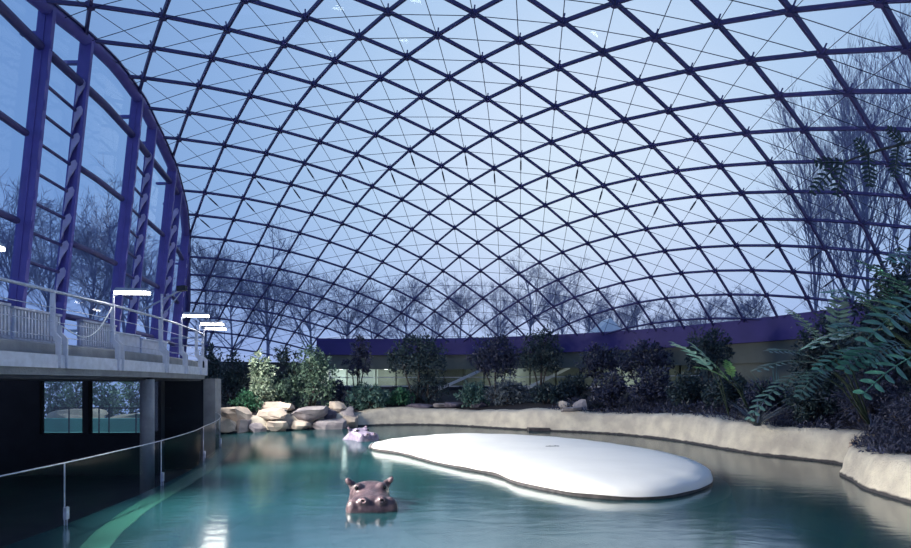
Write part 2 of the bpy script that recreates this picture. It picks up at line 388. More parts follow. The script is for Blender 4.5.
for y in COLY:
    zt = arch_z(y); d = fdir(y); n = Vector((d.y, -d.x, 0)); mb = MB()
    a = Vector((xfac(y, ZB), y, ZB)); b = Vector((xfac(y, zt), y, zt)); ax = (b - a).normalized()
    c = (a + b) / 2
    mb.frame(c, ax, n, d, (b - a).length / 2, 0.125, 0.045)
    mb.frame(c, ax, n, d, (b - a).length / 2, 0.015, 0.06)
    k = ZB + 0.8
    while k < zt - .3:
        pnt = a + ax * (k - ZB); mb.frame(pnt + n * 0.125, ax, n, d, 0.08, 0.012, 0.03); k += 0.53
    mb.build('column', M['violet'], wl)
for y, yc in zip(TRY, COLY):
    zt = arch_z(y); d = fdir(y); n = Vector((d.y, -d.x, 0)); mb = MB()
    a = Vector((xfac(y, ZB), y, ZB)); b = Vector((xfac(y, zt), y, zt)); ax = (b - a).normalized(); Lc = (b - a).length
    for o_, w_ in ((-0.085, 0.018), (0.085, 0.03)):
        mb.frame((a + b) / 2 + n * o_, ax, n, d, Lc / 2, w_, 0.04)
    mb.frame(a + ax * 0.6, ax, n, d, 0.6, 0.11, 0.045); mb.frame(b - ax * 0.45, ax, n, d, 0.45, 0.11, 0.045)
    mb.frame((a + b) / 2 + n * 0.0 + d * 0.03, ax, n, d, Lc / 2, 0.075, 0.006)
    o = mb.build('truss_column', M['violet'], wl)
    k = 1.35
    while k < Lc - 0.9:
        pm = MB(); p0 = a + ax * k - d * 0.03
        outl = [p0 + n * (-.075), p0 + n * (-.03) + ax * .18, p0 + n * (.03) + ax * 0.30, p0 + n * .075 + ax * .36, p0 + n * .085 + ax * .46, p0 + n * .04 + ax * .53, p0 - n * .02 + ax * .50, p0 - n * .065 + ax * .42]
        outl2 = [q - d * 0.02 for q in outl]; m_ = len(outl)
        pm.add(outl + outl2, [tuple(range(m_)), tuple(reversed(range(m_, 2 * m_)))] + [(i, (i + 1) % m_, m_ + (i + 1) % m_, m_ + i) for i in range(m_)])
        pm.build('bracket_plate', M['lilac'], o)
        rb = MB(); z = (a + ax * (k + .44)).z
        if z < min(arch_z(y), arch_z(yc)) - 1.0:
            rb.tube([Vector((xfac(yc, z) - .02, yc, z)), Vector((xfac(y, z) - .06, y, z))], 0.034, 6); rb.build('rung', M['rib'], wl)
        k += 0.53
for z in (3.0, 4.46, 5.97, 7.55):
    mb = MB(); ys = [lerp(-2.4, 26, i / 100) for i in range(101)]
    pts = [Vector((xfac(y, z) - 0.03, y, z)) for y in ys if arch_z(y) > z + 0.05]
    gaps = [(c, t) for c, t in zip(COLY, TRY)] if z < 7 else []
    cur = []
    segs = []
    for p in pts:
        if any(c + .02 < p.y < t - .02 for c, t in gaps):
            if cur: segs.append(cur); cur = []
        else: cur.append(p)
    if cur: segs.append(cur)
    for sg in segs:
        if len(sg) > 1: mb.tube(sg, 0.085 if z > 7 else 0.065, 8)
    if mb.v: mb.build('transom', M['rib'], wl, True)
fg = MB(); rows = []
for i in range(101):
    y = lerp(-2.4, 26.5, i / 100); zt = arch_z(y)
    rows.append([Vector((xfac(y, z) - 0.09, y, z)) for z in [lerp(ZB, zt, k / 4) for k in range(5)]])
fg.strip(rows); fg.build('glazing', M['facade_glass'], wl)
# thin stay brackets at the top of the columns
for y in COLY + TRY:
    z = arch_z(y) - 0.45; mb = MB(); mb.bar(Vector((xfac(y, z) - .1, y, z)), Vector((xfac(y, z) - .42, y, z)), .08, .06); mb.build('stay_bracket', M['violet'], wl)

# ------------------------------------------------------------------ balcony
EY = (-3, 5, 9.1, 10.8, 12.8, 14.4, 16.0, 17.3, 18.0, 18.5, 18.8); EX = (-6.45, -6.45, -6.45, -6.47, -6.66, -6.92, -7.25, -7.62, -7.95, -8.4, -9.4)
def edge(n=70, off=0.0, y0=-3, y1=18.8):
    P = [Vector((float(np.interp(lerp(y0, y1, i / n), EY, EX)), lerp(y0, y1, i / n), 0)) for i in range(n + 1)]
    out = []
    for i, p in enumerate(P):
        t = P[min(i + 1, n)] - P[max(i - 1, 0)]; t.normalize(); out.append(p + Vector((t.y, -t.x, 0)) * off)
    return out
bal = sempty('floor_balcony', (-7.2, 12, 1.78))
E0 = edge(); mb = MB(); rows = []
for p in E0:
    xb = min(xfac(p.y, 2.1) - 0.4, p.x - 0.3)
    rows.append([(p.x - .03, p.y, 2.1), (xb, p.y, 2.1), (xb, p.y, 1.78), (p.x - 0.06, p.y, 1.78), (p.x - .03, p.y, 2.1)])
mb.strip(rows); mb.build('slab', M['conc'], bal)
mb = MB(); mb.strip([[(p.x - .02, p.y, 1.9), (p.x, p.y, 1.9), (p.x, p.y, 2.12), (p.x - .02, p.y, 2.12)] for p in E0]); mb.build('fascia', M['galv_light'], bal)
mb = MB(); mb.strip([[(p.x, p.y, 2.1), (p.x, p.y, 2.30), (p.x - .06, p.y, 2.33), (p.x - .12, p.y, 2.1)] for p in edge(off=-0.22)]); mb.build('kerb', M['conc'], bal)
rl = thing('balcony_railing', 'curved steel railing with thin wires along the upper walkway at left', 'railing', (-6.6, 12, 1.9))
mb = MB(); mb.tube([p + Vector((0, 0, 3.17)) for p in edge(off=-0.10)], 0.028, 8); mb.build('handrail', M['galv'], rl, True)
for z in (2.9, 2.66, 2.42):
    mb = MB(); mb.tube([p + Vector((0, 0, z)) for p in edge(off=-0.10)], 0.008, 5); mb.build('wire', M['galv'], rl, True)
POSTY = (5.6, 7.35, 9.1, 10.75, 12.95, 14.4, 16.05, 17.7)
for y in POSTY:
    i = min(range(len(E0)), key=lambda k: abs(E0[k].y - y)); x = float(np.interp(y, EY, EX))
    t = Vector((float(np.interp(y + .2, EY, EX)) - float(np.interp(y - .2, EY, EX)), .4, 0)); t.normalize(); n = Vector((t.y, -t.x, 0)); b = Vector((x, y, 0))
    mb = MB()
    for s_ in (0.0, 0.16):
        o_ = t * s_
        zt = 3.16 if s_ == 0 else 2.62
        pr = [(-.14, zt), (-.06, zt), (-.06, 2.50), (.04, 2.40), (.04, 1.90), (-.05, 1.90), (-.05, 2.34), (-.14, 2.44)]
        V = [b + o_ + n * u + Vector((0, 0, z)) for u, z in pr]; V2 = [v + t * 0.02 for v in V]; k = len(V)
        mb.add(V + V2, [tuple(range(k)), tuple(reversed(range(k, 2 * k)))] + [(q, (q + 1) % k, k + (q + 1) % k, k + q) for q in range(k)])
    for z in (2.0, 2.75, 2.95): mb.disc(b + n * (0.0 if z < 2.2 else -.10) - t * .005 + Vector((0, 0, z)), t, .014, .02, 6)
    mb.build('post', M['galv_light'], rl)

# balcony lamps
def lamp(y, label, watt, ext=0.66, x=None):
    x0 = float(np.interp(y, EY, EX)) - 0.08 if x is None else x; z = 3.40
    t = Vector((float(np.interp(y + .2, EY, EX)) - float(np.interp(y - .2, EY, EX)), .4, 0)).normalized(); n = Vector((t.y, -t.x, 0))
    b = Vector((x0, y, 0)); L = thing('lamp', label, 'lamp', b + Vector((0, 0, 3.17)), 'lamps along the balcony railing')
    mb = MB(); mb.tube([b + Vector((0, 0, 3.15)), b + Vector((0, 0, z - .02))], .02, 8); mb.tube([b + Vector((0, 0, z - .05)), b + n * .15 + Vector((0, 0, z))], .015, 6); mb.build('bracket', M['galv'], L)
    mb = MB(); up = Vector((0, 0, 1)); c = b + n * (ext / 2 + .03) + up * (z + .035)
    V = []
    for u, w, zz in ((-ext / 2, .09, 0), (ext / 2, .07, 0), (ext / 2 - .05, .045, .06), (-ext / 2 + .05, .06, .07)):
        V += [c + n * u + t * w + up * zz, c + n * u - t * w + up * zz]
    mb.add(V, [(0, 1, 3, 2), (2, 3, 5, 4), (4, 5, 7, 6), (6, 7, 1, 0), (0, 2, 4, 6), (1, 7, 5, 3)]); mb.build('housing', M['lamp_shell'], L)
    mb = MB(); mb.frame(c - up * .025, n, t, up, ext / 2 - .02, .075, .022); mb.build('diffuser', M['lit'], L)
    ld = bpy.data.lights.new('lamp_light', 'AREA'); ld.shape = 'RECTANGLE'; ld.size = ext; ld.size_y = .14; ld.energy = LAMP_W * watt; ld.color = (1.0, 0.96, 0.89); ld.spread = math.radians(66 if watt != .72 else 120)
    lo = bpy.data.objects.new('lamp_light', ld); COL.objects.link(lo); lo.parent = L
    lo.location = c - up * .055 - Vector(L.location)
    dirn = (n * 0.84 - up * 0.54).normalized()
    lo.rotation_euler = dirn.to_track_quat('-Z', 'Y').to_euler()
lamp(7.2, 'bright tube lamp at the left edge of the picture, nearest on the railing', 1.1)
lamp(10.75, 'bright tube lamp on the second railing post, largest lamp fully in view', 1.0)
lamp(14.4, 'bright tube lamp third from the left along the railing', .9)
lamp(16.4, 'bright tube lamp fourth along the railing, above the walkway end', .72)
lamp(17.75, 'lowest bright tube lamp at the far end of the railing', .72)
lamp(3.6, 'added unseen tube lamp on the railing left of the picture, second nearest to the viewer', 1.6)  # added out of view to even the light across the island
lamp(0.2, 'added unseen tube lamp on the railing left of the picture, nearest to the viewer', 2.0)  # second added lamp, unseen, for the island's right side

# radiators along the glass
for y0, y1, lab in ((7.9, 8.95, 'ribbed lavender radiator at the left picture edge behind the railing'), (9.2, 10.35, 'ribbed lavender radiator left of the first lattice column'), (11.15, 12.3, 'ribbed lavender radiator right of the first lattice column behind the hanging cable')):
    r = thing('radiator', lab, 'radiator', (xfac(y0, 2.6) + .3, (y0 + y1) / 2, 2.1), 'radiators behind the railing')
    x0 = xfac((y0 + y1) / 2, 2.6) + .28; mb = MB(); mb.box(x0, x0 + .05, y0, y1, 2.42, 2.90); mb.box(x0 - .02, x0 + .12, y0, y1, 2.90, 2.94); mb.box(x0 - .02, x0 + .11, y0, y1, 2.38, 2.42)
    for yy in (y0 + .1, y1 - .1): mb.box(x0, x0 + .04, yy - .02, yy + .02, 2.1, 2.4)
    mb.build('casing', M['galv'], r)
    mb = MB(); k = y0 + .04
    while k < y1 - .03: mb.box(x0 + .05, x0 + .10, k, k + .035, 2.43, 2.89); k += .075
    mb.build('fins', M['galv_light'], r)
for y0, y1, lab in ((12.6, 13.7, 'flat pale casing board below the glass behind the second lamp'), (14.6, 15.9, 'flat pale casing board near the far end of the walkway')):
    x0 = xfac((y0 + y1) / 2, 2.5) + .3; mb = MB(); mb.box(x0, x0 + .06, y0, y1, 2.1, 2.80); mb.box(x0 - .05, x0 + .10, y0, y1, 2.80, 2.84)
    tag(mb.build('casing_board', M['galv_light']), lab, 'casing')
# hanging cable loop
a = Vector((-6.52, 10.7, 3.12)); b = Vector((-6.54, 9.35, 2.62))
mb = MB(); mb.tube([lerp(a, b, t / 16) + Vector((-.03, 0, -0.42 * math.sin(math.pi * t / 16) * (1 - .25 * t / 16))) for t in range(17)], .012, 6)
tag(mb.build('hanging_cable', M['white'], None, True), 'thin white cable hanging in a loop from the railing', 'cable')
# pipe boom with floodlight on the railing
fb = thing('floodlight_boom', 'grey pipe boom with a small dark floodlight clamped above the railing', 'floodlight', (-6.78, 13.0, 3.17))
mb = MB(); mb.tube([(-6.78, 13.0, 2.6), (-6.78, 13.0, 3.75)], .03, 8); mb.build('mast', M['galv'], fb)
mb = MB(); mb.tube([at(136, 313, 13), at(160, 301, 13), at(183, 289, 13)], .022, 8); mb.tube([at(165, 313, 13), at(182, 291, 13.2)], .012, 6); mb.build('arm', M['galv'], fb)
mb = MB(); c = at(182, 288.5, 13); mb.frame(c, Vector((1, 0, .1)).normalized(), Vector((0, 1, 0)), Vector((-.1, 0, 1)).normalized(), .10, .07, .06); mb.build('head', M['dark'], fb)

# ------------------------------------------------------------------ visitors' hall under the balcony
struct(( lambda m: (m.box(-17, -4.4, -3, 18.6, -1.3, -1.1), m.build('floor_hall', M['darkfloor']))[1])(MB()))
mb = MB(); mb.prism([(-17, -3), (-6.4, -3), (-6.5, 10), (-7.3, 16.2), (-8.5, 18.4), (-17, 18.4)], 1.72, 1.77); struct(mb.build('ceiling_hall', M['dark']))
# window wall at y = 16.6
WY = 16.6
def WX(px): return (px - 449.98) / F * WY
wins = [(42, 84.5), (90.5, 160)]
ztop = at(0, 380.5, WY).z; zbot = at(0, 434, WY).z
mb = MB(); xs = [-17] + [WX(v) for w in wins for v in w] + [WX(163)]
for i in range(0, len(xs), 2): mb.box(xs[i], xs[i + 1], WY - .1, WY + .1, -1.1, 1.75)
for w in wins:
    mb.box(WX(w[0]), WX(w[1]), WY - .1, WY + .1, -1.1, zbot); mb.box(WX(w[0]), WX(w[1]), WY - .1, WY + .1, ztop, 1.75)
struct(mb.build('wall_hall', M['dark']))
for k, w in enumerate(wins):
    o = sempty('window_%d' % (k + 1), ((WX(w[0]) + WX(w[1])) / 2, WY, zbot))
    mb = MB(); a, b = WX(w[0]), WX(w[1]); f = .035
    mb.box(a, a + f, WY - .05, WY + .05, zbot, ztop); mb.box(b - f, b, WY - .05, WY + .05, zbot, ztop); mb.box(a, b, WY - .05, WY + .05, zbot, zbot + f); mb.box(a, b, WY - .05, WY + .05, ztop - f, ztop)
    if k == 1: mb.box(WX(142), WX(145), WY - .05, WY + .05, zbot, ztop)
    mb.build('frame', M['dark'], o); mb = MB(); mb.box(a + f, b - f, WY - .008, WY + .008, zbot + f, ztop - f); mb.build('pane', M['pane'], o)
mb = MB(); mb.box(-9.7, -7.9, 17.7, 17.9, -1.1, 1.75); struct(mb.build('wall_end', M['dark']))
mb = MB(); mb.tube([(-6.85, 12.5, -1.1), (-6.85, 12.5, 1.74)], .15, 20)
tag(mb.build('round_column', M['conc'], None, True), 'round grey column under the walkway in front of the hall windows', 'column')
mb = MB(); mb.box(-7.88, -7.50, 17.65, 18.1, -1.5, 1.80)
tag(mb.build('concrete_pier', M['conc']), 'square concrete pier standing in the water at the walkway end', 'column')
# rail in front of the hall windows
hr = thing('hall_handrail', 'dark handrail on posts outside the hall windows', 'railing', (-10, 17.6, 0))
zz = at(0, 408, 17.6).z
mb = MB(); mb.tube([(-12.6, 17.6, zz), (-8.9, 17.6, zz)], .02, 6); mb.build('rail', M['dark'], hr)
for px in (69, 99, 109, 136):
    x = (px - 449.98) / F * 17.6; mb = MB(); mb.tube([(x, 17.6, -1.1), (x, 17.6, zz + .02)], .022, 6); mb.build('post', M['dark'], hr)
# neighbouring pool seen through the hall windows
mb = MB(); mb.box(-17, -7.9, 18.6, 29, -.4, -.1); struct(mb.build('floor_annex', M['floor']))

# ------------------------------------------------------------------ glass barrier in the water
GP = [Vector(p) for p in ((-4.2, -3, 0), (-4.42, 3, 0), (-4.5, 5.6, 0), (-4.5, 6.45, 0), (-4.55, 7.4, 0), (-4.66, 8.8, 0), (-4.95, 10.6, 0), (-5.3, 11.9, 0), (-5.85, 13.9, 0), (-6.6, 15.9, 0), (-7.45, 17.55, 0))]
def smooth_path(P, per=6):
    out = []
    for i in range(len(P) - 1):
        p0, p1, p2, p3 = P[max(i - 1, 0)], P[i], P[i + 1], P[min(i + 2, len(P) - 1)]
        for k in range(per):
            t = k / per
            out.append(.5 * ((2 * p1) + (p2 - p0) * t + (2 * p0 - 5 * p1 + 4 * p2 - p3) * t * t + (3 * p1 - p0 - 3 * p2 + p3) * t ** 3))
    return out + [P[-1]]
G = smooth_path(GP); GT = 0.72
gb = thing('glass_barrier', 'curved glass barrier with a thin steel top rail rising from the pool at left', 'glass barrier', (-4.7, 9, 0))
mb = MB(); mb.tube([p + Vector((0, 0, GT)) for p in G], .008, 6); mb.build('top_rail', M['galv'], gb, True)
mb = MB(); mb.strip([[p + Vector((0, 0, -1.3)), p + Vector((0, 0, GT))] for p in G]); mb.build('glass_panel', M['barrier_glass'], gb, True)
for y in (3.2, 4.6, 6.42, 8.9, 11.7, 14.4):
    x = float(np.interp(y, [p.y for p in G], [p.x for p in G])); mb = MB()
    mb.tube([(x + .02, y, -.5), (x + .02, y, GT)], .009, 6); mb.tube([(x + .05, y, -.5), (x + .05, y, .22)], .008, 6); o = mb.build('post', M['galv'], gb)
    mb = MB(); mb.frame((x + .04, y, .14), Vector((1, 0, 0)), Vector((0, 1, 0)), Vector((0, 0, 1)), .02, .025, .07); mb.build('clamp', M['galv'], o)
# coloured strip at the surface imitating a band of light in the water
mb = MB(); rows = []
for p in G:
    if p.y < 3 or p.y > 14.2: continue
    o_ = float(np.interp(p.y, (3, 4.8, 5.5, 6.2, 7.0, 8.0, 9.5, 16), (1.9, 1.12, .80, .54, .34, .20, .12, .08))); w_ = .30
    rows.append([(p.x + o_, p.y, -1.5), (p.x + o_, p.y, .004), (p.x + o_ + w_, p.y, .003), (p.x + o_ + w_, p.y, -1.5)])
mb.strip(rows); struct(mb.build('water_light_band', M['light_band']))

# ------------------------------------------------------------------ pool, island, bank, bed
mb = MB(); mb.box(-9.5, 12, -4, 27, -1.6, -1.5); struct(mb.build('floor', M['floor']))
wp = [(p.x, p.y) for p in G] + [(-7.45, 17.6), (-9.2, 18.6), (-9.0, 22), (-5, 24.5), (2, 25), (9, 22), (10.5, 12), (9.5, 4), (9.5, -3)]
mb = MB(); mb.add([(x, y, 0) for x, y in wp], [tuple(range(len(wp)))])
o = mb.build('water', M['water']); tag(o, 'green blue pool water with soft ripples filling the whole basin', 'water'); o['kind'] = 'stuff'

isl = [(-1.95, 13.75), (-1.14, 12.8), (-.35, 11.4), (.22, 10.6), (.80, 9.85), (1.1, 9.0), (1.62, 8.3), (1.95, 8.0), (2.44, 7.8), (3.06, 7.87), (3.72, 8.35), (4.3, 9.05), (4.75, 10.3), (4.75, 11.9), (4.1, 13.6), (3.2, 15.0), (1.9, 16.0), (.4, 16.4), (-.8, 15.8), (-1.6, 14.8)]
def closed(P, per=6):
    P = [Vector((x, y, 0)) for x, y in P]; n = len(P); out = []
    for i in range(n):
        p0, p1, p2, p3 = P[i - 1], P[i], P[(i + 1) % n], P[(i + 2) % n]
        for k in range(per):
            t = k / per
            out.append(.5 * ((2 * p1) + (p2 - p0) * t + (2 * p0 - 5 * p1 + 4 * p2 - p3) * t * t + (3 * p1 - p0 - 3 * p2 + p3) * t ** 3))
    return out
IC = closed(isl); cen = sum(IC, Vector()) / len(IC)
def iring(s, z, wob=0.0, off=0.0):
    out = []
    for p in IC:
        d = (p - cen); q = cen + d * s + d.normalized() * off
        out.append(Vector((q.x, q.y, z + wob * noise.noise(Vector((p.x * 1.7, p.y * 1.7, z))))))
    return out
it = thing('concrete_island', 'large smooth white concrete island lying flat in the pool', 'island', (cen.x, cen.y, 0))
mb = MB(); rings = [iring(1, .045, .015), iring(1, .11, .03, -.02), iring(1, .165, .03, -.09), iring(.93, .205, .02, -.1), iring(.8, .235), iring(.6, .255), iring(.3, .27), iring(.03, .272)]
mb.strip([r + [r[0]] for r in rings]); mb.add(rings[-1], [tuple(range(len(IC)))]); mb.build('cap', M['island'], it, True)
mb = MB(); rings = [iring(1, -.03, 0, -.03), iring(1, .05, .015, .004)]
mb.strip([r + [r[0]] for r in rings]); mb.build('waterline_band', M['wet'], it, True)
mb = MB(); rings = [iring(1, -.03, 0, -.03), iring(1, -.04, 0, .16), iring(1, -.12, 0, .28)]
mb.strip([r + [r[0]] for r in rings]); mb.build('submerged_skirt', M['island'], it, True)
mb = MB(); rings = [iring(1, -.12, 0, .28), iring(1, -.4, 0, .36), iring(1, -1.5, 0, .42)]
mb.strip([r + [r[0]] for r in rings]); mb.build('footing', M['floor'], it, True)
mb = MB()
for k in range(5): mb.ell((cen.x + .50 + .06 * k, cen.y + .55 + .01 * k, .268), (.045, .035, .015 + .005 * (k % 2)), 7, 4)
tag(mb.build('twig', M['wet'], None, True), 'small dark scrap lying on top of the white island', 'scrap')

BK = [(-8.6, 18.6), (-7.4, 18.25), (-6.6, 18.7), (-5.2, 19.8), (-4.1, 20.6), (-2.8, 21.6), (-1.4, 21.9), (-.2, 21.6), (.9, 20.9), (2.1, 19.9), (3.6, 18.95), (4.95, 18.2), (5.75, 17.3), (6.25, 16.3), (6.6, 15.2), (6.85, 13.8), (7.15, 12.7), (7.6, 12.0), (7.9, 11.4), (7.85, 10.75), (7.5, 10.45), (7.05, 10.0), (6.75, 9.25), (6.45, 8.6), (6.35, 7.9), (6.3, 7.2), (6.3, 6), (6.4, 4), (6.5, 1), (6.5, -3)]
BT = {-8.4: .6}
path = smooth_path([Vector((x, y, 0)) for x, y in BK], 8)
def topz(p):
    if p.x < -3: base = .55
    elif p.y > 15: base = .62 + .10 * sstep(0, 6, p.x)
    elif p.y > 10.6: base = lerp(.66, .74, sstep(11, 15, p.y))
    else: base = .56
    return base + .10 * noise.noise(Vector((p.x * .7, p.y * .7, 3))) + .03 * noise.noise(Vector((p.x * 3, p.y * 3, 1)))
rows = []; tops = []
for i, p in enumerate(path):
    t = (path[min(i + 2, len(path) - 1)] - path[max(i - 2, 0)]).normalized(); n = Vector((t.y, -t.x, 0)) * -1   # outward = left of travel
    tz = topz(p); r = []
    for off, zz in ((.02, -1.5), (0, -.02), (.0, .04), (.05, .2 * tz), (.07, .5 * tz), (.13, .85 * tz), (.22, .97 * tz), (.4, tz), (.7, tz + .02)):
        w = .035 * noise.noise(Vector((p.x * 2, p.y * 2, zz * 3))) if zz > 0.05 else 0
        r.append(p + n * (off + w) + Vector((0, 0, zz)))
    rows.append(r); tops.append((r[-2], n))
mb = MB(); mb.strip(rows); tag(mb.build('pool_bank', M['bank'], None, True), 'pale sandy concrete bank wall curving along the far and right pool edge', 'bank')
q_ = at(539, 430.3, 19.15); mb = MB(); mb.box(q_.x - .36, q_.x + .36, q_.y - .12, q_.y + .8, .0, .11)
tag(mb.build('drain_slot', M['wet']), 'dark drain slot at the waterline of the far bank behind the island', 'drain')
BEDP = MB(); rows = []
for (p, n) in tops:
    d = Vector((p.x - RC.x, p.y - RC.y)); d.normalize(); q = Vector((RC.x + d.x * 15.9, RC.y + d.y * 15.9, 1.35)); r = []
    for k in range(11):
        s = k / 10; c = lerp(p, q, s); c.z = p.z - .03 + (1.35 - p.z) * (s ** .8) + .10 * noise.noise(Vector((c.x * .9, c.y * .9, 7))) * min(1, s * 6)
        r.append(c)
    rows.append(r)
BEDP.strip(rows); struct(BEDP.build('floor_bed', M['soil'], None, True))
bvh = BVHTree.FromPolygons([Vector(v) for v in BEDP.v], BEDP.f)
def gz_(x, y):
    h = bvh.ray_cast(Vector((x, y, 10)), Vector((0, 0, -1)))
    return h[0].z if h[0] else .7

# ------------------------------------------------------------------ gallery under the olive wall
struct(ring(17.35, 17.5, 0.9, 2.75, ABEAM, 128).build('wall_sill', M['dark']))
struct(ring(15.9, 18.0, 1.30, 1.42, -10, ABEAM).build('floor_gallery', M['conc']))
struct(ring(15.8, 18.0, 2.42, 2.5, -62, ABEAM).build('ceiling_gallery', M['olive']))
APALE = ABEAM - 10.5
struct(ring(17.6, 17.75, 1.4, 2.45, APALE, ABEAM, 20).build('wall_gallery', M['pale']))
struct(ring(17.6, 17.75, 1.4, 2.45, -62, APALE).build('wall_gallery_right', M['olive']))
def ang_of(px, R=15.75):
    # angle on the ring hit by the pixel column
    k = (px - 449.98) / F; ox, oy = -RC.x, -RC.y; a = k * k + 1; b = 2 * (k * ox + oy); c = ox * ox + oy * oy - R * R
    D = (-b + math.sqrt(b * b - 4 * a * c)) / (2 * a); return math.degrees(math.atan2(D - RC.y, k * D - RC.x)), D
wn = 3
edges = [330, 347, 376, 396, 420, 444, 464, 484, 502, 530, 556, 580, 606, 622, 642, 656, 668, 680, 700]
for a, b in zip(edges[:-1], edges[1:]):
    A0, _ = ang_of(a); A1, _ = ang_of(b)
    c = Vector((RC.x + 15.75 * math.cos(math.radians(A0)), RC.y + 15.75 * math.sin(math.radians(A0)), 0)); d = Vector((RC.x + 15.75 * math.cos(math.radians(A1)), RC.y + 15.75 * math.sin(math.radians(A1)), 0))
    o = sempty('window_%d' % wn, ((c.x + d.x) / 2, (c.y + d.y) / 2, 1.35)); wn += 1
    mb = MB(); u = Vector((0, 0, 1))
    for p in (c, d): mb.bar(p + u * 1.3, p + u * 2.42, .05, .05)
    mb.bar(c + u * 1.95, d + u * 1.95, .035, .035); mb.bar(c + u * 1.5, d + u * 1.5, .05, .06); mb.bar(c + u * 2.39, d + u * 2.39, .05, .05)
    mb.build('frame', M['white'], o)
    mb = MB(); mb.add([c + u * 1.5, d + u * 1.5, d + u * 2.4, c + u * 2.4], [(0, 1, 2, 3)]); mb.build('pane', M['pane'], o)
# lower apron wall below the windows
struct(ring(15.72, 15.80, 0.9, 1.5, -62, ABEAM).build('wall_apron', M['dark']))
A0, _ = ang_of(700)
struct(ring(15.70, 15.78, 1.2, 2.42, -62, A0).build('wall_right', M['olive']))
for px, lab in ((340, 'small ceiling lamp in the far gallery left of the slender tree'), (384, 'small ceiling lamp in the far gallery behind the dark tree'), (500, 'small ceiling lamp in the far gallery between the two crowns'), (612, 'small ceiling lamp in the far gallery at its right end')):
    A, _ = ang_of(px); p = Vector((RC.x + 16.7 * math.cos(math.radians(A)), RC.y + 16.7 * math.sin(math.radians(A)), 2.40)); L = thing('ceiling_lamp', lab, 'lamp', p, 'gallery lamps')
    mb = MB(); mb.disc(p, (0, 0, 1), .12, .04, 12); mb.build('housing', M['white'], L)
    mb = MB(); mb.disc(p - Vector((0, 0, .025)), (0, 0, 1), .10, .012, 12); mb.build('diffuser', M['lit_soft'], L)
    ld = bpy.data.lights.new('gallery_light', 'POINT'); ld.energy = 28 if px < 400 else 34; ld.color = (.95, 1.0, .92); ld.shadow_soft_size = .3; lo = bpy.data.objects.new('gallery_light', ld); COL.objects.link(lo); lo.parent = L; lo.location = (0, 0, -.34)
for (a, b, lab) in (((456, 381.5, 27.2), (487, 367.5, 27.5), 'white slanted beam in front of the gallery windows, left one'), ((543, 380.5, 26.3), (569, 367.5, 26.9), 'white slanted beam in front of the gallery windows, right one')):
    mb = MB(); a = at(*a); b = at(*b); mb.bar(a, b, .12, .13); mb.bar(a, a + (a - b) * .55, .12, .13)
    tag(mb.build('slanted_beam', M['white']), lab, 'beam')

# ------------------------------------------------------------------ rocks
def rock(name, c, half, m, seed, label, cat='rock', group=None, sq=.55):
    rng = random.Random(seed); mb = MB(); n, k = 12, 8; V = []
    c = Vector(c); rot = Matrix.Rotation(rng.uniform(-.25, .25), 3, 'Z') @ Matrix.Rotation(rng.uniform(-.12, .12), 3, 'Y')
    planes = [(Vector((rng.gauss(0, 1), rng.gauss(0, 1), rng.gauss(0, .8))).normalized(), rng.uniform(.62, .9)) for _ in range(16)]
    for j in range(k + 1):
        th = math.pi * j / k
        for i in range(n):
            a = 2 * math.pi * i / n; f = lambda v: math.copysign(abs(v) ** sq, v)
            p = Vector((f(math.sin(th)) * f(math.cos(a)), f(math.sin(th)) * f(math.sin(a)), f(math.cos(th))))
            for nn_, dd in planes:
                e_ = p.dot(nn_) - dd
                if e_ > 0: p -= nn_ * e_
            p *= 1 + .10 * noise.noise(p * 2.3 + Vector((seed, 0, 0)))
            V.append(c + rot @ Vector((p.x * half[0], p.y * half[1], p.z * half[2])))
    mb.add(V, [(j * n + i, (j + 1) * n + i, (j + 1) * n + (i + 1) % n, j * n + (i + 1) % n) for j in range(k) for i in range(n)])
    o = mb.build(name, M[m]); tag(o, label, cat, group); return o
RK = [ # px0, px1, py0, py1, D, material, label
    (216, 248, 406, 421, 18.6, 'rock', 'pale sandstone block on top beside the concrete pier'),
    (215, 237, 420, 434, 18.1, 'rock', 'whitish block at the waterline touching the concrete pier'),
    (233, 253, 420, 434, 18.6, 'rock2', 'grey rounded block at the waterline second from the pier'),
    (249, 266, 421, 433, 18.9, 'rock2', 'small grey block at the waterline third from the pier'),
    (256, 289, 407, 423, 19.2, 'rock', 'big tan slab tilted to the right, middle of the rock pile'),
    (259, 301, 401, 412, 20.0, 'rock', 'flat pale slab lying on top of the rock pile'),
    (264, 290, 421, 432, 19.1, 'rock', 'low tan block at the waterline below the big tan slab'),
    (288, 326, 407, 422, 19.9, 'rock2', 'big grey and tan block right of the big tan slab'),
    (289, 311, 420, 431, 19.6, 'rock', 'tan block at the waterline below the big grey and tan block'),
    (308, 347, 418, 430, 20.0, 'rock2', 'long low grey block at the waterline, right end of pile'),
    (320, 339, 408, 420, 20.6, 'rock3', 'dark violet block on top near the right end of the pile'),
    (329, 348, 402, 414, 21.2, 'rock', 'pale jagged stone highest at the right end of the pile'),
    (337, 354, 408, 421, 21.1, 'rock2', 'grey upright stone at the right end of the pile'),
    (345, 360, 415, 428, 20.9, 'rock', 'pale stacked stone at the waterline beside the hippo'),
]
for k, (a, b, c, d, D, m, lab) in enumerate(RK):
    p = at((a + b) / 2, (c + d) / 2, D); s = D / F
    rock('rock', p, ((b - a) / 2 * s * 1.08, .45, (d - c) / 2 * s * 1.12), m, k + 3, lab, 'rock', 'rocks of the pile left of the bank', .30)
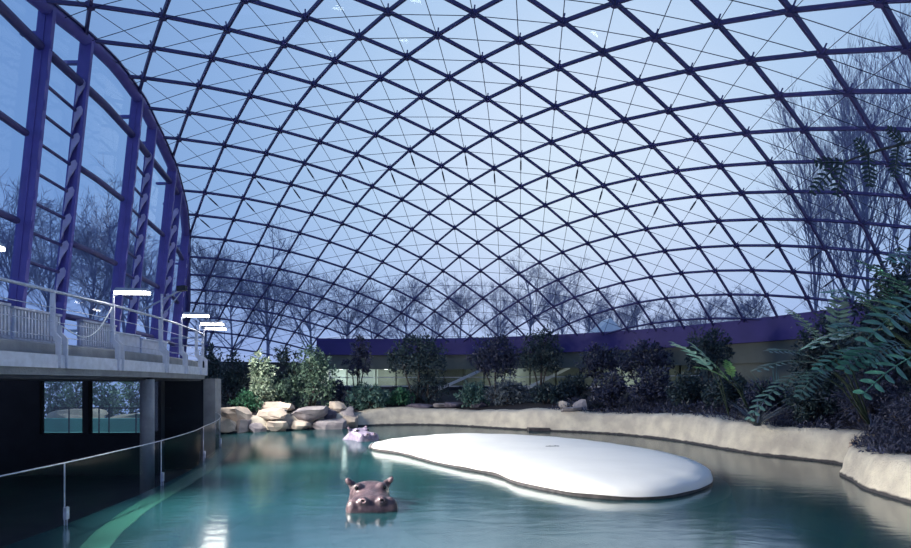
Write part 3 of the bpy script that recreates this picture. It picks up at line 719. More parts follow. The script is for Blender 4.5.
BR = [(566, 397, 19.6, .26, .16, 'rock', 'small pale stone on the dark soil above the sandy bank'), (581, 402, 19.2, .30, .24, 'rock2', 'upright grey stone at the bank edge right of the small pale stone'), (571, 409, 19.0, .45, .10, 'rock2', 'flat grey stone on the bank top below the pale stone'),
      (452, 404, 22.3, .42, .14, 'rock3', 'flat dark stone on the bank top between the trees'), (480, 401, 22.0, .40, .16, 'rock3', 'dark stone behind the bank left of the grey blue shrub'), (420, 405, 22.6, .65, .10, 'rock3', 'long flat dark slab on the bank below the dark tree'), (440, 403, 22.6, .3, .09, 'rock2', 'small flat grey slab on the long dark slab')]
for k, (px, py, D, hw, hh, m, lab) in enumerate(BR):
    p = at(px, py, D); p.z = gz_(p.x, p.y) + hh * .6
    rock('stone', p, (hw, .3, hh), m, 40 + k, lab, 'stone', 'stones on the planting bed')
p = at(372, 448.5, 13.9); rock('pebble', (p.x, p.y, .06), (.10, .10, .10), 'rock2', 77, 'small pale stone at the left tip of the white island', 'stone')

# ------------------------------------------------------------------ plants
def leaf(mb, c, d, w, L, wd, fold=.15):
    """diamond leaf from c along d with width direction w"""
    n = d.cross(w)
    mb.add([c, c + d * L * .45 + w * wd / 2 + n * fold * wd, c + d * L, c + d * L * .45 - w * wd / 2 + n * fold * wd], [(0, 1, 2), (0, 2, 3)])
def rv(r): 
    v = Vector((r.gauss(0, 1), r.gauss(0, 1), r.gauss(0, 1))); return v.normalized()
def plant(name, label, cat, base, blobs, n, size, lm, seed, trunk=.05, group=None, asp=.5, bark='bark', stems=1, droop=0.0, shell=.45):
    """base: world point; blobs: (dx, dy, z, rx, ry, rz) crown lobes relative to the base"""
    r = random.Random(seed); base = Vector(base); t = thing(name, label, cat, base, group)
    mb = MB()
    for s in range(stems):
        b0 = base + Vector((r.uniform(-.12, .12) * (stems > 1), r.uniform(-.1, .1) * (stems > 1), -.08))
        for bl in (blobs if stems == 1 else [blobs[s % len(blobs)]]):
            e_ = base + Vector((bl[0], bl[1], bl[2])); mid = lerp(b0, e_, .5) + Vector((r.uniform(-.1, .1), r.uniform(-.1, .1), .1))
            mb.tube([b0, lerp(b0, mid, .6), mid, e_, e_ + Vector((r.uniform(-.2, .2), 0, bl[5] * .6))], [trunk, trunk * .85, trunk * .7, trunk * .4, trunk * .15], 6)
            for q in range(5):
                v = rv(r); mb.tube([lerp(mid, e_, .6), e_ + Vector((v.x * bl[3], v.y * bl[4], v.z * bl[5])) * .8], trunk * .25, 4, False, trunk * .08)
    mb.build('stem', M[bark], t, True)
    mb = MB(); vol = [b[3] * b[4] * b[5] for b in blobs]; tot = sum(vol)
    for b, v_ in zip(blobs, vol):
        # leaves sit on twig clusters, so that the outline breaks up
        k = int(1.6 * n * v_ / tot); cl = max(6, k // 14)
        cs = []
        for _ in range(cl):
            v = rv(r) * (r.random() ** shell); cs.append((base + Vector((b[0] + v.x * b[3], b[1] + v.y * b[4], b[2] + v.z * b[5])), v))
        for i in range(k):
            c, v = r.choice(cs); p = c + rv(r) * (.16 * (b[3] + b[5]) * r.random())
            d = (rv(r) + v * .6 + Vector((0, 0, -droop))).normalized(); w = d.cross(rv(r))
            if w.length < .01: continue
            w.normalize(); L = size * r.uniform(.6, 1.25); leaf(mb, p, d, w, L, L * asp)
    mb.build('foliage', M[lm], t); return t
def px_plant(name, label, cat, px0, px1, y0, D, n, size, lm, seed, shape='bush', **k):
    """a plant whose crown spans px0..px1 and reaches up to row y0 at depth D, rooted on the bed"""
    c = at((px0 + px1) / 2, y0, D); hw = (px1 - px0) / 2 / F * D; b = Vector((c.x, D, gz_(c.x, D))); h = max(.4, c.z - b.z); r = random.Random(seed + 100)
    if shape == 'bush': bl = [(0, 0, h * .5, hw * .75, hw * .7, h * .5), (-hw * .5, -.1, h * .38, hw * .5, hw * .5, h * .36), (hw * .5, .1, h * .42, hw * .5, hw * .5, h * .38), (hw * .1, -.2, h * .72, hw * .5, hw * .5, h * .28)]
    elif shape == 'tree': bl = [(0, 0, h * .68, hw * .8, hw * .7, h * .30), (-hw * .5, .1, h * .58, hw * .5, hw * .5, h * .22), (hw * .45, -.1, h * .62, hw * .55, hw * .5, h * .25), (hw * .05, 0, h * .86, hw * .45, hw * .4, h * .14)]
    elif shape == 'column': bl = [(0, 0, h * .30, hw * .8, hw * .8, h * .3), (hw * .1, 0, h * .55, hw * .8, hw * .7, h * .28), (-hw * .1, 0, h * .82, hw * .6, hw * .6, h * .19)]
    elif shape == 'low': bl = [(0, 0, h * .5, hw, hw * .7, h * .5)]
    return plant(name, label, cat, b, bl, n, size, lm, seed, **k)
GB = 'shrubs and trees of the planting bed'
px_plant('shrub', 'dark shrub beside the walkway end behind the pale rocks', 'shrub', 216, 250, 352, 20.8, 1500, .12, 'leaf_dark', 1, stems=4, group=GB)
px_plant('shrub', 'pale variegated shrub standing above the rock pile', 'shrub', 246, 277, 351, 20.2, 1700, .13, 'leaf_pale', 2, 'column', stems=4, group=GB)
px_plant('shrub', 'dark shrub half hidden behind the far end of the walkway', 'shrub', 196, 228, 346, 21.6, 1400, .13, 'leaf_dark', 51, 'column', stems=4, group=GB)
px_plant('shrub', 'tall dark shrub between the pale variegated shrub and the grey green one', 'shrub', 268, 308, 346, 22.2, 1700, .13, 'leaf_dark', 3, 'column', stems=4, group=GB)
px_plant('shrub', 'broad grey green shrub behind the right half of the rock pile', 'shrub', 287, 336, 345, 21.4, 2300, .13, 'leaf_mid', 4, stems=5, group=GB)
px_plant('shrub', 'low teal shrub hanging between the two upper rocks by the pier', 'shrub', 232, 262, 392, 19.8, 600, .12, 'leaf_green', 5, 'low', stems=3, group=GB)
px_plant('shrub', 'small pale green shrub at the foot of the variegated shrub', 'shrub', 268, 292, 378, 20.6, 700, .12, 'leaf_mid', 6, stems=3, group=GB)
px_plant('shrub', 'dark bush between grey green shrub and slender tree', 'shrub', 322, 348, 380, 22.4, 800, .12, 'leaf_purple', 7, stems=3, group=GB)
px_plant('tree', 'slender dark tree in front of the pale gallery wall', 'tree', 344, 374, 336, 23.3, 900, .13, 'leaf_purple', 8, 'tree', trunk=.035, group=GB)
px_plant('shrub', 'teal leafy bush spilling over the bank beside the rocks', 'shrub', 345, 392, 383, 22.3, 1800, .13, 'leaf_teal', 9, stems=5, droop=.6, group=GB)
px_plant('shrub', 'bright green low bush right of the teal bush', 'shrub', 382, 414, 388, 22.8, 900, .12, 'leaf_green', 10, stems=4, group=GB)
px_plant('tree', 'wide dark tree with several thin stems left of centre', 'tree', 387, 448, 333, 23.5, 2300, .14, 'leaf_dark', 11, 'tree', trunk=.05, group=GB)
px_plant('shrub', 'loose undergrowth at the foot of the wide dark tree', 'shrub', 402, 450, 372, 23.6, 1000, .12, 'leaf_dark', 12, stems=4, group=GB)
px_plant('tree', 'broad flat crowned dark tree at the centre of the far bank', 'tree', 466, 524, 334, 23.2, 2000, .14, 'leaf_purple', 13, 'tree', trunk=.045, group=GB)
px_plant('tree', 'dense round crowned dark tree with one thin trunk', 'tree', 519, 562, 327, 22.6, 2000, .13, 'leaf_dark', 14, 'tree', trunk=.04, group=GB)
px_plant('shrub', 'dark green bush overhanging the bank below the white beam', 'shrub', 456, 492, 381, 22.1, 1300, .12, 'leaf_teal', 15, stems=4, droop=.4, group=GB)
px_plant('shrub', 'grey blue bush in front of the flat crowned tree', 'shrub', 484, 532, 380, 21.7, 1700, .12, 'leaf_grey', 16, stems=5, group=GB)
px_plant('shrub', 'low dark bush at the foot of the round crowned tree', 'shrub', 526, 570, 384, 20.8, 1100, .12, 'leaf_dark', 17, stems=4, group=GB)
px_plant('shrub', 'small green bush left of the upright grey stone', 'shrub', 556, 590, 374, 21.4, 900, .12, 'leaf_dark', 18, stems=4, group=GB)
px_plant('tree', 'hazy purplish tree right of the round crowned tree', 'tree', 576, 626, 343, 21.4, 1500, .12, 'leaf_purple', 19, 'tree', trunk=.035, group=GB)
px_plant('tree', 'broad purplish tree in front of the small blue window', 'tree', 614, 672, 340, 20.4, 1900, .12, 'leaf_purple', 20, 'tree', trunk=.04, group=GB)
px_plant('shrub', 'dark purple bush on the bank right of the upright stone', 'shrub', 588, 632, 372, 19.4, 1500, .11, 'leaf_purple', 21, stems=4, group=GB)
px_plant('shrub', 'dark purple bush below the small blue window', 'shrub', 626, 676, 366, 18.6, 1700, .11, 'leaf_purple', 22, stems=5, group=GB)
px_plant('tree', 'small dark tree rising behind the mint green frond', 'tree', 686, 730, 326, 18.2, 1500, .12, 'leaf_dark', 23, 'tree', trunk=.035, group=GB)
px_plant('shrub', 'dark bush below the mint green frond', 'shrub', 664, 712, 372, 17.2, 1700, .11, 'leaf_dark', 24, stems=5, group=GB)
px_plant('shrub', 'dark bush under the lime leaves above the right bank', 'shrub', 702, 752, 374, 15.8, 1800, .11, 'leaf_dark', 25, stems=5, group=GB)
px_plant('shrub', 'dark violet bush at the bank edge below the spiky plant', 'shrub', 738, 792, 380, 14.0, 1700, .10, 'leaf_purple', 26, stems=5, group=GB)
px_plant('shrub', 'dark bush on the bank left of the rust stain', 'shrub', 782, 842, 376, 12.6, 1800, .10, 'leaf_dark', 27, stems=5, group=GB)
px_plant('shrub', 'feathery violet shrub above the corner of the bank', 'shrub', 830, 905, 362, 11.6, 2600, .10, 'leaf_purple', 28, stems=6, group=GB, asp=.22)
px_plant('shrub', 'tall dark shrub behind the foreground fronds by the violet beam', 'shrub', 790, 862, 310, 15.0, 2300, .13, 'leaf_dark', 29, stems=6, group=GB)
px_plant('shrub', 'dark tall shrub at the right picture edge behind the fronds', 'shrub', 842, 940, 254, 12.0, 3600, .13, 'leaf_dark', 30, stems=6, group=GB)
px_plant('shrub', 'feathery violet shrub at the right picture edge above the near bank', 'shrub', 872, 960, 392, 9.4, 2200, .09, 'leaf_purple', 31, stems=5, group=GB, asp=.2)

# ground cover along the lip of the bank
r = random.Random(9); mb = MB()
for k in range(9000):
    i = int(len(tops) * r.uniform(.34, .80)); p, n = tops[i]
    if p.y < 8: continue
    o_ = r.random() ** 1.3 * 1.5 - .12; c = p + n * o_ + Vector((r.uniform(-.12, .12), r.uniform(-.12, .12), 0)); g0 = gz_(c.x, c.y) if o_ > .05 else p.z - .02
    if noise.noise(Vector((c.x * 1.3, c.y * 1.3, 5))) < -.25 - .3 * o_: continue
    c.z = g0 + r.random() * .24 * min(1, .3 + o_); d = (rv(r) + Vector((0, 0, .5)) - n * .3).normalized(); w = d.cross(rv(r)).normalized(); leaf(mb, c, d, w, .12, .028)
o = mb.build('ground_cover', M['leaf_purple']); tag(o, 'dark ground cover creeping along the top of the pale bank', 'ground cover'); o['kind'] = 'stuff'

# pinnate fronds
def frond(mb, stem, p0, d0, L, npair, ll, lw, r, sag=.5, up=Vector((0, 0, 1)), roll=0.0):
    """a feather leaf: rachis from p0 along d0 that sags, leaflet pairs along it"""
    pts = []; p = Vector(p0); d = Vector(d0).normalized(); N = 14
    for i in range(N + 1):
        pts.append(p.copy()); p = p + d * (L / N); d = (d + Vector((0, 0, -sag / N))).normalized()
    stem.tube(pts, .010, 4, False, .004)
    for k in range(npair):
        s = .14 + .84 * k / (npair - 1); f = s * N; i = min(int(f), N - 1); c = lerp(pts[i], pts[i + 1], f - i); t = (pts[i + 1] - pts[i]).normalized()
        sd = t.cross(up)
        if sd.length < .05: sd = t.orthogonal()
        sd.normalize(); nr = sd.cross(t); sd = (sd * math.cos(roll) + nr * math.sin(roll))
        sc = math.sin(math.pi * (.12 + .82 * s)) ** .5
        for sg in (-1, 1):
            dd = (sd * sg + t * .55 + Vector((0, 0, -.12)) + rv(r) * .10).normalized(); w = (t - dd * t.dot(dd)).normalized(); nrm_ = dd.cross(w)
            l_ = ll * sc * r.uniform(.85, 1.1); pr = [(0, .15), (.2, .75), (.45, 1), (.72, .8), (.9, .4), (1, .02)]
            V = []
            for u, ww in pr:
                b = c + dd * l_ * u + nrm_ * (-.12 * l_ * u * u)
                V += [b + w * lw * ww / 2 + nrm_ * lw * .12 * ww, b, b - w * lw * ww / 2 + nrm_ * lw * .12 * ww]
            mb.add(V, [(3 * q, 3 * q + 1, 3 * q + 4, 3 * q + 3) for q in range(5)] + [(3 * q + 1, 3 * q + 2, 3 * q + 5, 3 * q + 4) for q in range(5)])
def frond_plant(name, label, base, specs, lm, seed, group=None, cat='plant', trunk=.014):
    r = random.Random(seed); base = Vector(base); t = thing(name, label, cat, base, group); st = MB()
    for sp in specs:
        p0, p1 = Vector(sp['o']), Vector(sp['t']); mid = lerp(base, p0, .6) + Vector((0, 0, .15))
        st.tube([base - Vector((0, 0, .05)), mid, p0], trunk, 6, False, .012)
        fb = MB(); frond(fb, fb, p0, (p1 - p0) + Vector((0, 0, (p1 - p0).length * sp.get('sag', .5) * .5)), (p1 - p0).length * 1.03, sp.get('n', 9), sp.get('ll', .2), sp.get('lw', .06), r, sp.get('sag', .5), roll=sp.get('roll', 0))
        fb.build('frond', M[lm], t, True)
    st.build('stem', M['stem'], t, True); return t
def fs(o, t, **k): return dict(o=at(*o), t=at(*t), **k)
b = Vector((7.7, 7.4, 0)); b.z = gz_(b.x, b.y)
frond_plant('frond_plant', 'large foreground plant of glossy dark green feather leaves at right', b, [
    fs((890, 332, 6.4), (812, 350, 5.7), n=9, ll=.25, lw=0.094, sag=.5), fs((893, 310, 6.3), (832, 296, 5.7), n=8, ll=.23, lw=.07, sag=.6, roll=.5),
    fs((920, 305, 6.0), (862, 262, 5.7), n=9, ll=.20, lw=.065, sag=.6, roll=.6), fs((930, 300, 5.8), (868, 345, 5.2), n=8, ll=.22, lw=.07, sag=.5, roll=.8),
    fs((940, 350, 5.6), (866, 398, 5.2), n=7, ll=.19, lw=.06, sag=.6, roll=.7), fs((945, 265, 6.0), (893, 262, 5.6), n=9, ll=.18, lw=.06, sag=.6, roll=.7)], 'leaf_shine', 5)
b = at(872, 432, 11.4); b.z = gz_(b.x, b.y)
frond_plant('frond_plant', 'green feather leaved plant arching over the right bank', b, [
    fs((818, 372, 9.0), (752, 428, 8.2), n=13, ll=.19, lw=.06, sag=.9, roll=.3), fs((822, 362, 9.0), (770, 352, 8.6), n=11, ll=.22, lw=.06, sag=.5, roll=.4),
    fs((830, 352, 9.0), (792, 312, 8.6), n=11, ll=.24, lw=.06, sag=.4, roll=.5), fs((825, 365, 9.0), (758, 372, 8.4), n=11, ll=.22, lw=.06, sag=.5, roll=.2),
    fs((835, 372, 9.0), (800, 402, 8.3), n=10, ll=.2, lw=.06, sag=.9, roll=.5), fs((838, 345, 9.0), (838, 300, 8.7), n=10, ll=.24, lw=.06, sag=.3, roll=.6)], 'leaf_teal', 6)
b = Vector((9.6, 9.6, 0)); b.z = gz_(b.x, b.y)
frond_plant('frond_plant', 'dense dark green feather leaved plant behind the large foreground fronds', b, [
    fs((880, 340, 8.6), (838, 330, 8.0), n=9, ll=.27, lw=0.106, sag=.6, roll=.6), fs((890, 330, 8.6), (852, 292, 8.0), n=9, ll=.27, lw=0.106, sag=.6, roll=.7), fs((900, 320, 8.6), (880, 282, 8.0), n=9, ll=.25, lw=.08, sag=.6, roll=.7),
    fs((895, 350, 8.6), (846, 372, 8.0), n=9, ll=.27, lw=0.106, sag=.6, roll=.7), fs((905, 345, 8.6), (872, 366, 8.0), n=8, ll=.25, lw=.08, sag=.6, roll=.8), fs((920, 320, 8.6), (898, 318, 8.0), n=8, ll=.25, lw=.08, sag=.6, roll=.7),
    fs((885, 350, 8.8), (820, 372, 8.2), n=10, ll=.25, lw=.08, sag=.5, roll=.6)], 'leaf_shine', 15)
b = at(730, 408, 14.6); b.z = gz_(b.x, b.y)
frond_plant('frond_plant', 'mint green upright frond above the dark bushes', b, [fs((712, 372, 12.2), (676, 344, 11.6), n=8, ll=.34, lw=.14, sag=.5, roll=.4), fs((716, 368, 12.2), (694, 346, 11.8), n=6, ll=.32, lw=.13, sag=.3, roll=.7)], 'leaf_mint', 7)
b = at(752, 408, 14.4); b.z = gz_(b.x, b.y)
frond_plant('frond_plant', 'lime green leafy plant right of the mint green frond', b, [fs((725, 378, 12.0), (696, 368, 11.6), n=8, ll=.17, lw=.06, sag=.5, roll=.4), fs((728, 380, 12.0), (712, 362, 11.8), n=8, ll=.17, lw=.06, sag=.3, roll=.7), fs((732, 378, 12.0), (728, 362, 11.8), n=7, ll=.16, lw=.06, sag=.3, roll=.5)], 'leaf_lime', 8)

# blades: spiky plants
def blades(name, label, base, n, L, w, lm, seed, spread=1.0, bias=Vector((0, 0, 0)), cat='plant', group=None, sag=.6):
    r = random.Random(seed); base = Vector(base); t = thing(name, label, cat, base, group); mb = MB()
    for i in range(n):
        a = r.uniform(0, 2 * math.pi); d = (Vector((math.cos(a) * spread, math.sin(a) * spread, r.uniform(.35, 1.1))) + bias).normalized(); l_ = L * r.uniform(.65, 1.1); sd = d.cross(Vector((0, 0, 1))).normalized()
        p = base + Vector((r.uniform(-.06, .06), r.uniform(-.06, .06), -.02)); V = []
        for k in range(6):
            u = k / 5; ww = w * (1 - u) ** .7 / 2; V += [p - sd * ww, p + sd * ww]; p = p + d * l_ / 5; d = (d + Vector((0, 0, -sag / 5))).normalized()
        mb.add(V, [(2 * k, 2 * k + 1, 2 * k + 3, 2 * k + 2) for k in range(5)])
    mb.build('foliage', M[lm], t, True); return t
def bl(px, D, **k): p = at(px, 400, D); p.z = gz_(p.x, p.y); return p
blades('spiky_plant', 'grey blue spiky plant with long narrow leaves above the right bank', bl(757, 12.6), 46, 1.1, .045, 'leaf_grey', 1)
blades('spiky_plant', 'green upright spiky plant against the olive wall', bl(776, 14.0), 30, 1.7, .05, 'leaf_teal', 2, .5)
blades('spiky_plant', 'green spiky plant with broad upright leaves left of the fronds', bl(806, 13.2), 26, 1.5, .06, 'leaf_green', 3, .6)
blades('spiky_plant', 'pale spiky grass at the lower right picture edge', bl(962, 6.9), 90, .75, .010, 'leaf_grey', 4, 1.0, Vector((-.5, -.2, -.1)))
blades('spiky_plant', 'dark grass tuft hanging over the corner of the bank', bl(872, 10.6), 120, .8, .018, 'leaf_purple', 5, 1.0, Vector((-.1, -.3, 0)), sag=1.2)
blades('spiky_plant', 'dark grass tuft on the bank below the glossy fronds', bl(905, 9.0), 140, .85, .016, 'leaf_purple', 6, 1.0, Vector((-.1, -.3, 0)), sag=1.2)
blades('spiky_plant', 'green grass tuft at the right end of the far bank', bl(598, 19.2), 60, .7, .03, 'leaf_dark', 7)
blades('spiky_plant', 'low dark tuft on the bank below the purplish tree', bl(640, 17.9), 70, .6, .03, 'leaf_purple', 8)

# tree at the right whose branch hangs into the picture
tb = Vector((8.0, 5.2, gz_(8.0, 5.2))); tt = thing('overhanging_tree', 'dark feather leaved branch hanging in from the right above the fronds', 'tree', tb)
mb = MB(); br = [at(960, 132, 5.2), at(911, 142, 4.6), at(880, 150, 4.4), at(855, 158, 4.3), at(838, 165, 4.2)]
mb.tube([tb - Vector((0, 0, .1)), tb + Vector((.1, 0, 1.6)), tb + Vector((-.2, 0, 3.0)), br[0]], [.09, .08, .06, .03], 8); mb.tube(br, [.02, .014, .011, .009, .006], 5); mb.build('trunk', M['bark'], tt, True)
r = random.Random(3); st = MB()
for o_, e_, n_ in (((838, 165, 4.2), (812, 187, 4.1), 9), ((845, 160, 4.2), (836, 190, 4.05), 9), ((842, 163, 4.2), (818, 160, 4.2), 7), ((868, 154, 4.3), (870, 182, 4.2), 9), ((868, 156, 4.3), (858, 140, 4.3), 7), ((898, 147, 4.5), (895, 172, 4.35), 10), ((905, 145, 4.5), (890, 128, 4.5), 8), ((925, 140, 4.6), (908, 168, 4.4), 10), ((940, 138, 4.7), (916, 126, 4.6), 9)):
    fb = MB(); frond(fb, fb, at(*o_), at(*e_) - at(*o_), (at(*e_) - at(*o_)).length * 1.05, max(5, n_ - 2), .075, .027, r, .3, Vector((0, -1, .2))); fb.build('frond', M['leaf_black'], tt, True)

# ------------------------------------------------------------------ hippos
def hippo(name, label, loc, rotz, scale=1.0, skin='skin'):
    t = thing(name, label, 'hippo', loc); t.rotation_euler = (0, 0, rotz); t.scale = (scale,) * 3
    # local: snout at y = 0 looking to -y, body behind along +y, z = 0 is the water surface
    S_ = [(-.02, .10, .035, .05), (.0, .20, .035, .10), (.05, .285, .035, .165), (.13, .325, .035, .205), (.22, .315, .045, .205), (.32, .275, .06, .20), (.42, .245, .085, .20), (.50, .255, .10, .215), (.58, .275, .105, .235), (.70, .285, .08, .26), (.85, .29, -.01, .25), (1.0, .33, -.14, .27), (1.25, .42, -.42, .36), (1.6, .52, -.62, .46), (2.1, .58, -.70, .50), (2.6, .54, -.70, .47), (2.95, .38, -.68, .38), (3.1, .12, -.6, .15)]
    n = 28; rows = []
    for s, hw, zc, hh in S_:
        r_ = []
        for k in range(n):
            a = 2 * math.pi * k / n; e = .78; f = lambda v: math.copysign(abs(v) ** e, v)
            r_.append(Vector((hw * f(math.cos(a)), s, zc + hh * f(math.sin(a)))))
        rows.append(r_ + [r_[0]])
    mb = MB(); mb.strip(rows); mb.add(rows[0][:-1], [tuple(range(n))]); mb.add(rows[-1][:-1], [tuple(reversed(range(n)))])
    for sx in (-1, 1):
        mb.ell((sx * .155, .50, .275), (.075, .09, .075), 12, 8)            # brow over the eye
        mb.ell((sx * .12, .055, .185), (.075, .08, .065), 12, 8)             # nostril mound
        mb.ell((sx * .23, .12, .07), (.11, .12, .15), 12, 8)                # lip pad
        mb.ell((sx * .235, .72, .27), (.055, .06, .08), 10, 7)               # ear root
        mb.ell((sx * .29, .70, .335), (.048, .026, .066), 12, 8, Matrix.Rotation(sx * .55, 3, 'Y'))   # ear
        for yy in (1.45, 2.6): mb.tube([(sx * .33, yy, -.7), (sx * .34, yy, -1.1), (sx * .34, yy, -1.49 / scale)], [.2, .16, .18], 10)
    mb.ell((0, .33, .20), (.13, .22, .07), 12, 8)
    o0 = Vector(t.location); mb.v = [(p[0] + o0.x, p[1] + o0.y, p[2] + o0.z) for p in mb.v]
    o = mb.build('body', M[skin], t, True)
    md = o.modifiers.new('skin', 'REMESH'); md.mode = 'VOXEL'; md.voxel_size = .016; md.use_smooth_shade = True
    sm = o.modifiers.new('soft', 'SMOOTH'); sm.iterations = 5; sm.factor = .5
    for sx in (-1, 1):
        m2 = MB(); m2.ell(Vector((sx * .185, .435, .285)) + o0, (.03, .03, .03), 10, 7); m2.build('eye', M['eye'], t, True)
        m2 = MB(); R_ = [Vector((sx * .12 + .034 * math.cos(a), -.012 + .012 * math.cos(a) * sx, .205 + .024 * math.sin(a))) + o0 for a in [2 * math.pi * k / 12 for k in range(13)]]
        m2.tube(R_, .010, 6); m2.build('nostril_rim', M['skin_pink'], t, True)
        m2 = MB(); m2.ell(Vector((sx * .12, .0, .203)) + o0, (.028, .02, .018), 8, 6); m2.build('nostril', M['eye'], t, True)
        m2 = MB(); m2.ell(Vector((sx * .295, .678, .34)) + o0, (.030, .014, .045), 10, 7, Matrix.Rotation(sx * .55, 3, 'Y')); m2.build('inner_ear', M['skin_pink'], t, True)
    return t
hippo('hippo', 'hippo with only its head above water, facing the viewer', (-0.99, 7.05, -.05), math.atan2(1.03, 7.05) + .05, 1.0)
hippo('hippo', 'distant hippo head surfacing left of the white island tip', (-2.25, 15.7, .0), math.radians(42), 1.0, 'skin_highlit')

# ------------------------------------------------------------------ outside: ground, bare trees, house
mb = MB(); rows = []
for i in range(81):
    a = math.radians(lerp(-80, 230, i / 80)); rows.append([(RC.x + math.cos(a) * R_, RC.y + math.sin(a) * R_, z) for R_, z in ((17.9, 2.5), (30, 2.6), (60, 2.8), (120, 2.8))])
mb.strip(rows); struct(mb.build('ground', M['grass']))
def bare_tree(label, x, y, z0, h, seed, kind='round', m='bare', spread=1.0):
    r = random.Random(seed); t = thing('bare_tree', label, 'tree', (x, y, z0), 'bare trees outside the dome'); tr = MB(); tw = MB()
    def grow(p, d, L, rad, lev):
        n = 4; pts = [p.copy()]; dd = d.copy(); q = p.copy()
        for k in range(n):
            dd = (dd + rv(r) * (.14 if lev else .06) + Vector((0, 0, .10 if kind == 'up' else .04))).normalized(); q = q + dd * (L / n); pts.append(q.copy())
        tp = rad * (.45 if lev else .4)
        (tr if lev < 2 else tw).tube(pts, rad, 5 if lev < 2 else 3, False, tp)
        if lev >= 4: return
        ch = (12, 7, 5, 5)[lev] if kind == 'round' else (14, 6, 4, 3)[lev]
        for k in range(ch):
            u = r.uniform(.25 if lev else .22, 1.0); f = u * n; i = min(int(f), n - 1); c = lerp(pts[i], pts[i + 1], f - i)
            ax = (pts[i + 1] - pts[i]).normalized(); side = ax.cross(rv(r))
            if side.length < .05: continue
            side.normalize(); sp = (r.uniform(.5, 1.1) if kind == 'round' else r.uniform(.25, .55)) * spread
            nd = (ax + side * sp).normalized()
            grow(c, nd, L * r.uniform(.42, .68) * (1 - .35 * u if lev == 0 else 1), max(.010, rad * lerp(.55, .35, u)), lev + 1)
    grow(Vector((x, y, z0)), Vector((r.uniform(-.08, .08), 0, 1)), h * .72, h * (.013 if kind == 'round' else .0065), 0)
    tr.build('trunk', M[m], t, True); tw.build('twigs', M[m], t, True)
def bt(label, px, ytop, D, seed, kind='round', spread=1.0):
    p = at(px, ytop, D); bare_tree(label, p.x, D, 2.55, p.z - 2.55, seed, kind, 'bare', spread)
bt('bare tree behind the glass wall, far left of the first column', 18, 200, 24, 1)
bt('bare tree behind the glass wall between the two column pairs', 86, 222, 29, 2)
bt('bare tree behind the glass wall left of the third column pair', 128, 205, 32, 3)
bt('bare tree just right of the glass wall', 205, 232, 36, 4)
bt('large round bare tree right of the glass wall above the lamps', 268, 226, 44, 5)
bt('bare tree above the slender dark tree', 345, 276, 46, 6)
bt('bare tree above the wide dark tree left of centre', 405, 276, 48, 7)
bt('bare tree left of the tallest central bare tree', 460, 290, 50, 8)
bt('tallest bare tree at the centre beyond the far beam', 532, 262, 46, 9)
bt('bare tree right of the tallest central bare tree', 590, 284, 50, 10)
bt('bare tree above the purplish trees beyond the far beam', 640, 298, 48, 11)
bt('low bare tree above the mint green frond', 705, 292, 44, 12)
bt('low bare tree left of the tall upright trees', 752, 296, 40, 13)
bt('tall upright bare tree, leftmost of the thicket at right', 818, 120, 30, 14, 'up')
bt('tall upright bare tree second from left in the right thicket', 846, 72, 30, 15, 'up')
bt('tall upright bare tree behind the overhanging branch', 872, 60, 29, 16, 'up')
bt('tall upright bare tree at the right picture edge', 900, 40, 28, 17, 'up')
bt('bare thicket tree low behind the right fronds', 835, 205, 28, 18, 'up', 1.4)
bt('tall bare tree just outside the right picture edge', 930, 50, 28, 19, 'up')
for k, (px, yt, D, lab) in enumerate(((232, 268, 62, 'distant bare tree behind the lowest lamps'), (312, 262, 60, 'distant bare tree right of the large round bare tree'), (375, 290, 64, 'distant bare tree between slender tree and wide dark tree'), (432, 296, 66, 'distant bare tree right of the wide dark tree'), (500, 284, 62, 'distant bare tree above the flat crowned tree'), (562, 276, 60, 'distant bare tree right above the round crowned tree'), (615, 296, 62, 'distant bare tree beside the pale house'), (672, 300, 60, 'distant bare tree low above the beam right of the house'), (48, 215, 36, 'bare tree seen between the first column and its lattice column'), (150, 225, 38, 'bare tree seen between the second lattice column and the third column'))):
    bt(lab, px, yt, D, 30 + k)
hs = thing('house', 'small pale house with a gabled roof beyond the far beam', 'house', (10.5, 38, 2.6))
mb = MB(); mb.box(9.6, 11.4, 36.4, 39.6, 2.6, 4.9); mb.build('walls', M['white'], hs)
mb = MB(); mb.add([(9.3, 36.2, 4.7), (10.75, 37.0, 6.05), (11.6, 36.2, 4.8), (9.3, 39.8, 4.7), (10.75, 39.0, 6.05), (11.6, 39.8, 4.8)], [(0, 2, 1), (3, 4, 5), (0, 1, 4, 3), (1, 2, 5, 4), (0, 3, 5, 2)]); mb.build('roof', M['white'], hs)

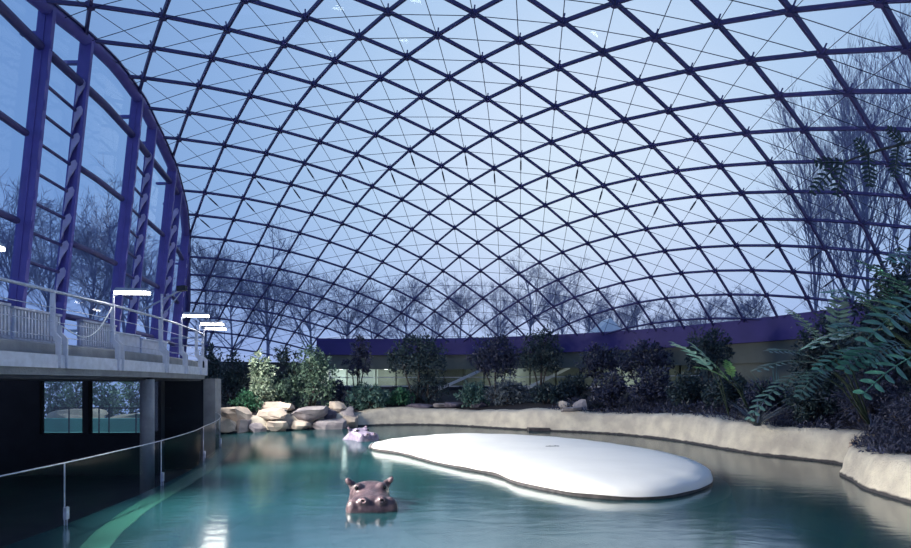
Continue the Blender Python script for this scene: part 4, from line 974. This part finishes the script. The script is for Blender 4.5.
# plants and stone of the neighbouring pool behind the hall windows
def hall_plant(label, px0, px1, y0, D, n, lm, seed, zb=-.1):
    c = at((px0 + px1) / 2, y0, D); hw = (px1 - px0) / 2 / F * D; h = c.z - zb
    plant('shrub', label, 'shrub', (c.x, D, zb), [(0, 0, h * .6, hw, .7, h * .42), (hw * .2, 0, h * .35, hw * .9, .7, h * .3)], n, .15, lm, seed, stems=3, group='shrubs behind the hall windows')
hall_plant('teal shrub seen through the left hall window, left half', 34, 66, 372, 22.2, 900, 'leaf_teal', 61)
hall_plant('teal shrub seen through the left hall window, right half', 60, 92, 372, 22.0, 900, 'leaf_mid', 62)
hall_plant('dark shrub seen through the right hall window, left half', 86, 118, 372, 22.0, 900, 'leaf_teal', 63)
hall_plant('dark shrub seen through the right hall window, right half', 112, 150, 372, 21.6, 900, 'leaf_mid', 64)
rock('stone', (-14.2, 21.0, .35), (1.4, .5, .35), 'rock', 90, 'pale flat stone seen through the left hall window', 'stone')
rock('stone', (-12.2, 21.0, .30), (1.2, .5, .20), 'rock', 91, 'pale flat stone seen through the right hall window', 'stone')
mb = MB(); mb.box(-17, -8.2, 19.9, 20.1, -.1, .38); struct(mb.build('wall_annex', M['floor']))
hl = thing('added_annex_lamp', 'added pole lamp lighting the neighbouring pool, unseen behind the bar between the hall windows', 'lamp', (-12.72, 19.35, -.1))  # lamp and pole added to light the neighbouring pool, kept out of sight
mb = MB(); mb.tube([(-12.72, 19.35, -.1), (-12.72, 19.35, 3.45)], .03, 8); mb.build('pole', M['dark'], hl)
mb = MB(); mb.box(-13.3, -12.1, 19.2, 19.7, 3.45, 3.52); mb.build('housing', M['lamp_shell'], hl)
ld = bpy.data.lights.new('added_annex_light', 'AREA'); ld.shape = 'RECTANGLE'; ld.energy = 70; ld.size = 1.1; ld.size_y = .45; ld.color = (.9, 1, .95); lo = bpy.data.objects.new('added_annex_light', ld); COL.objects.link(lo); lo.parent = hl; lo.location = (0, .1, 3.5); lo.rotation_euler = (math.radians(25), 0, 0)
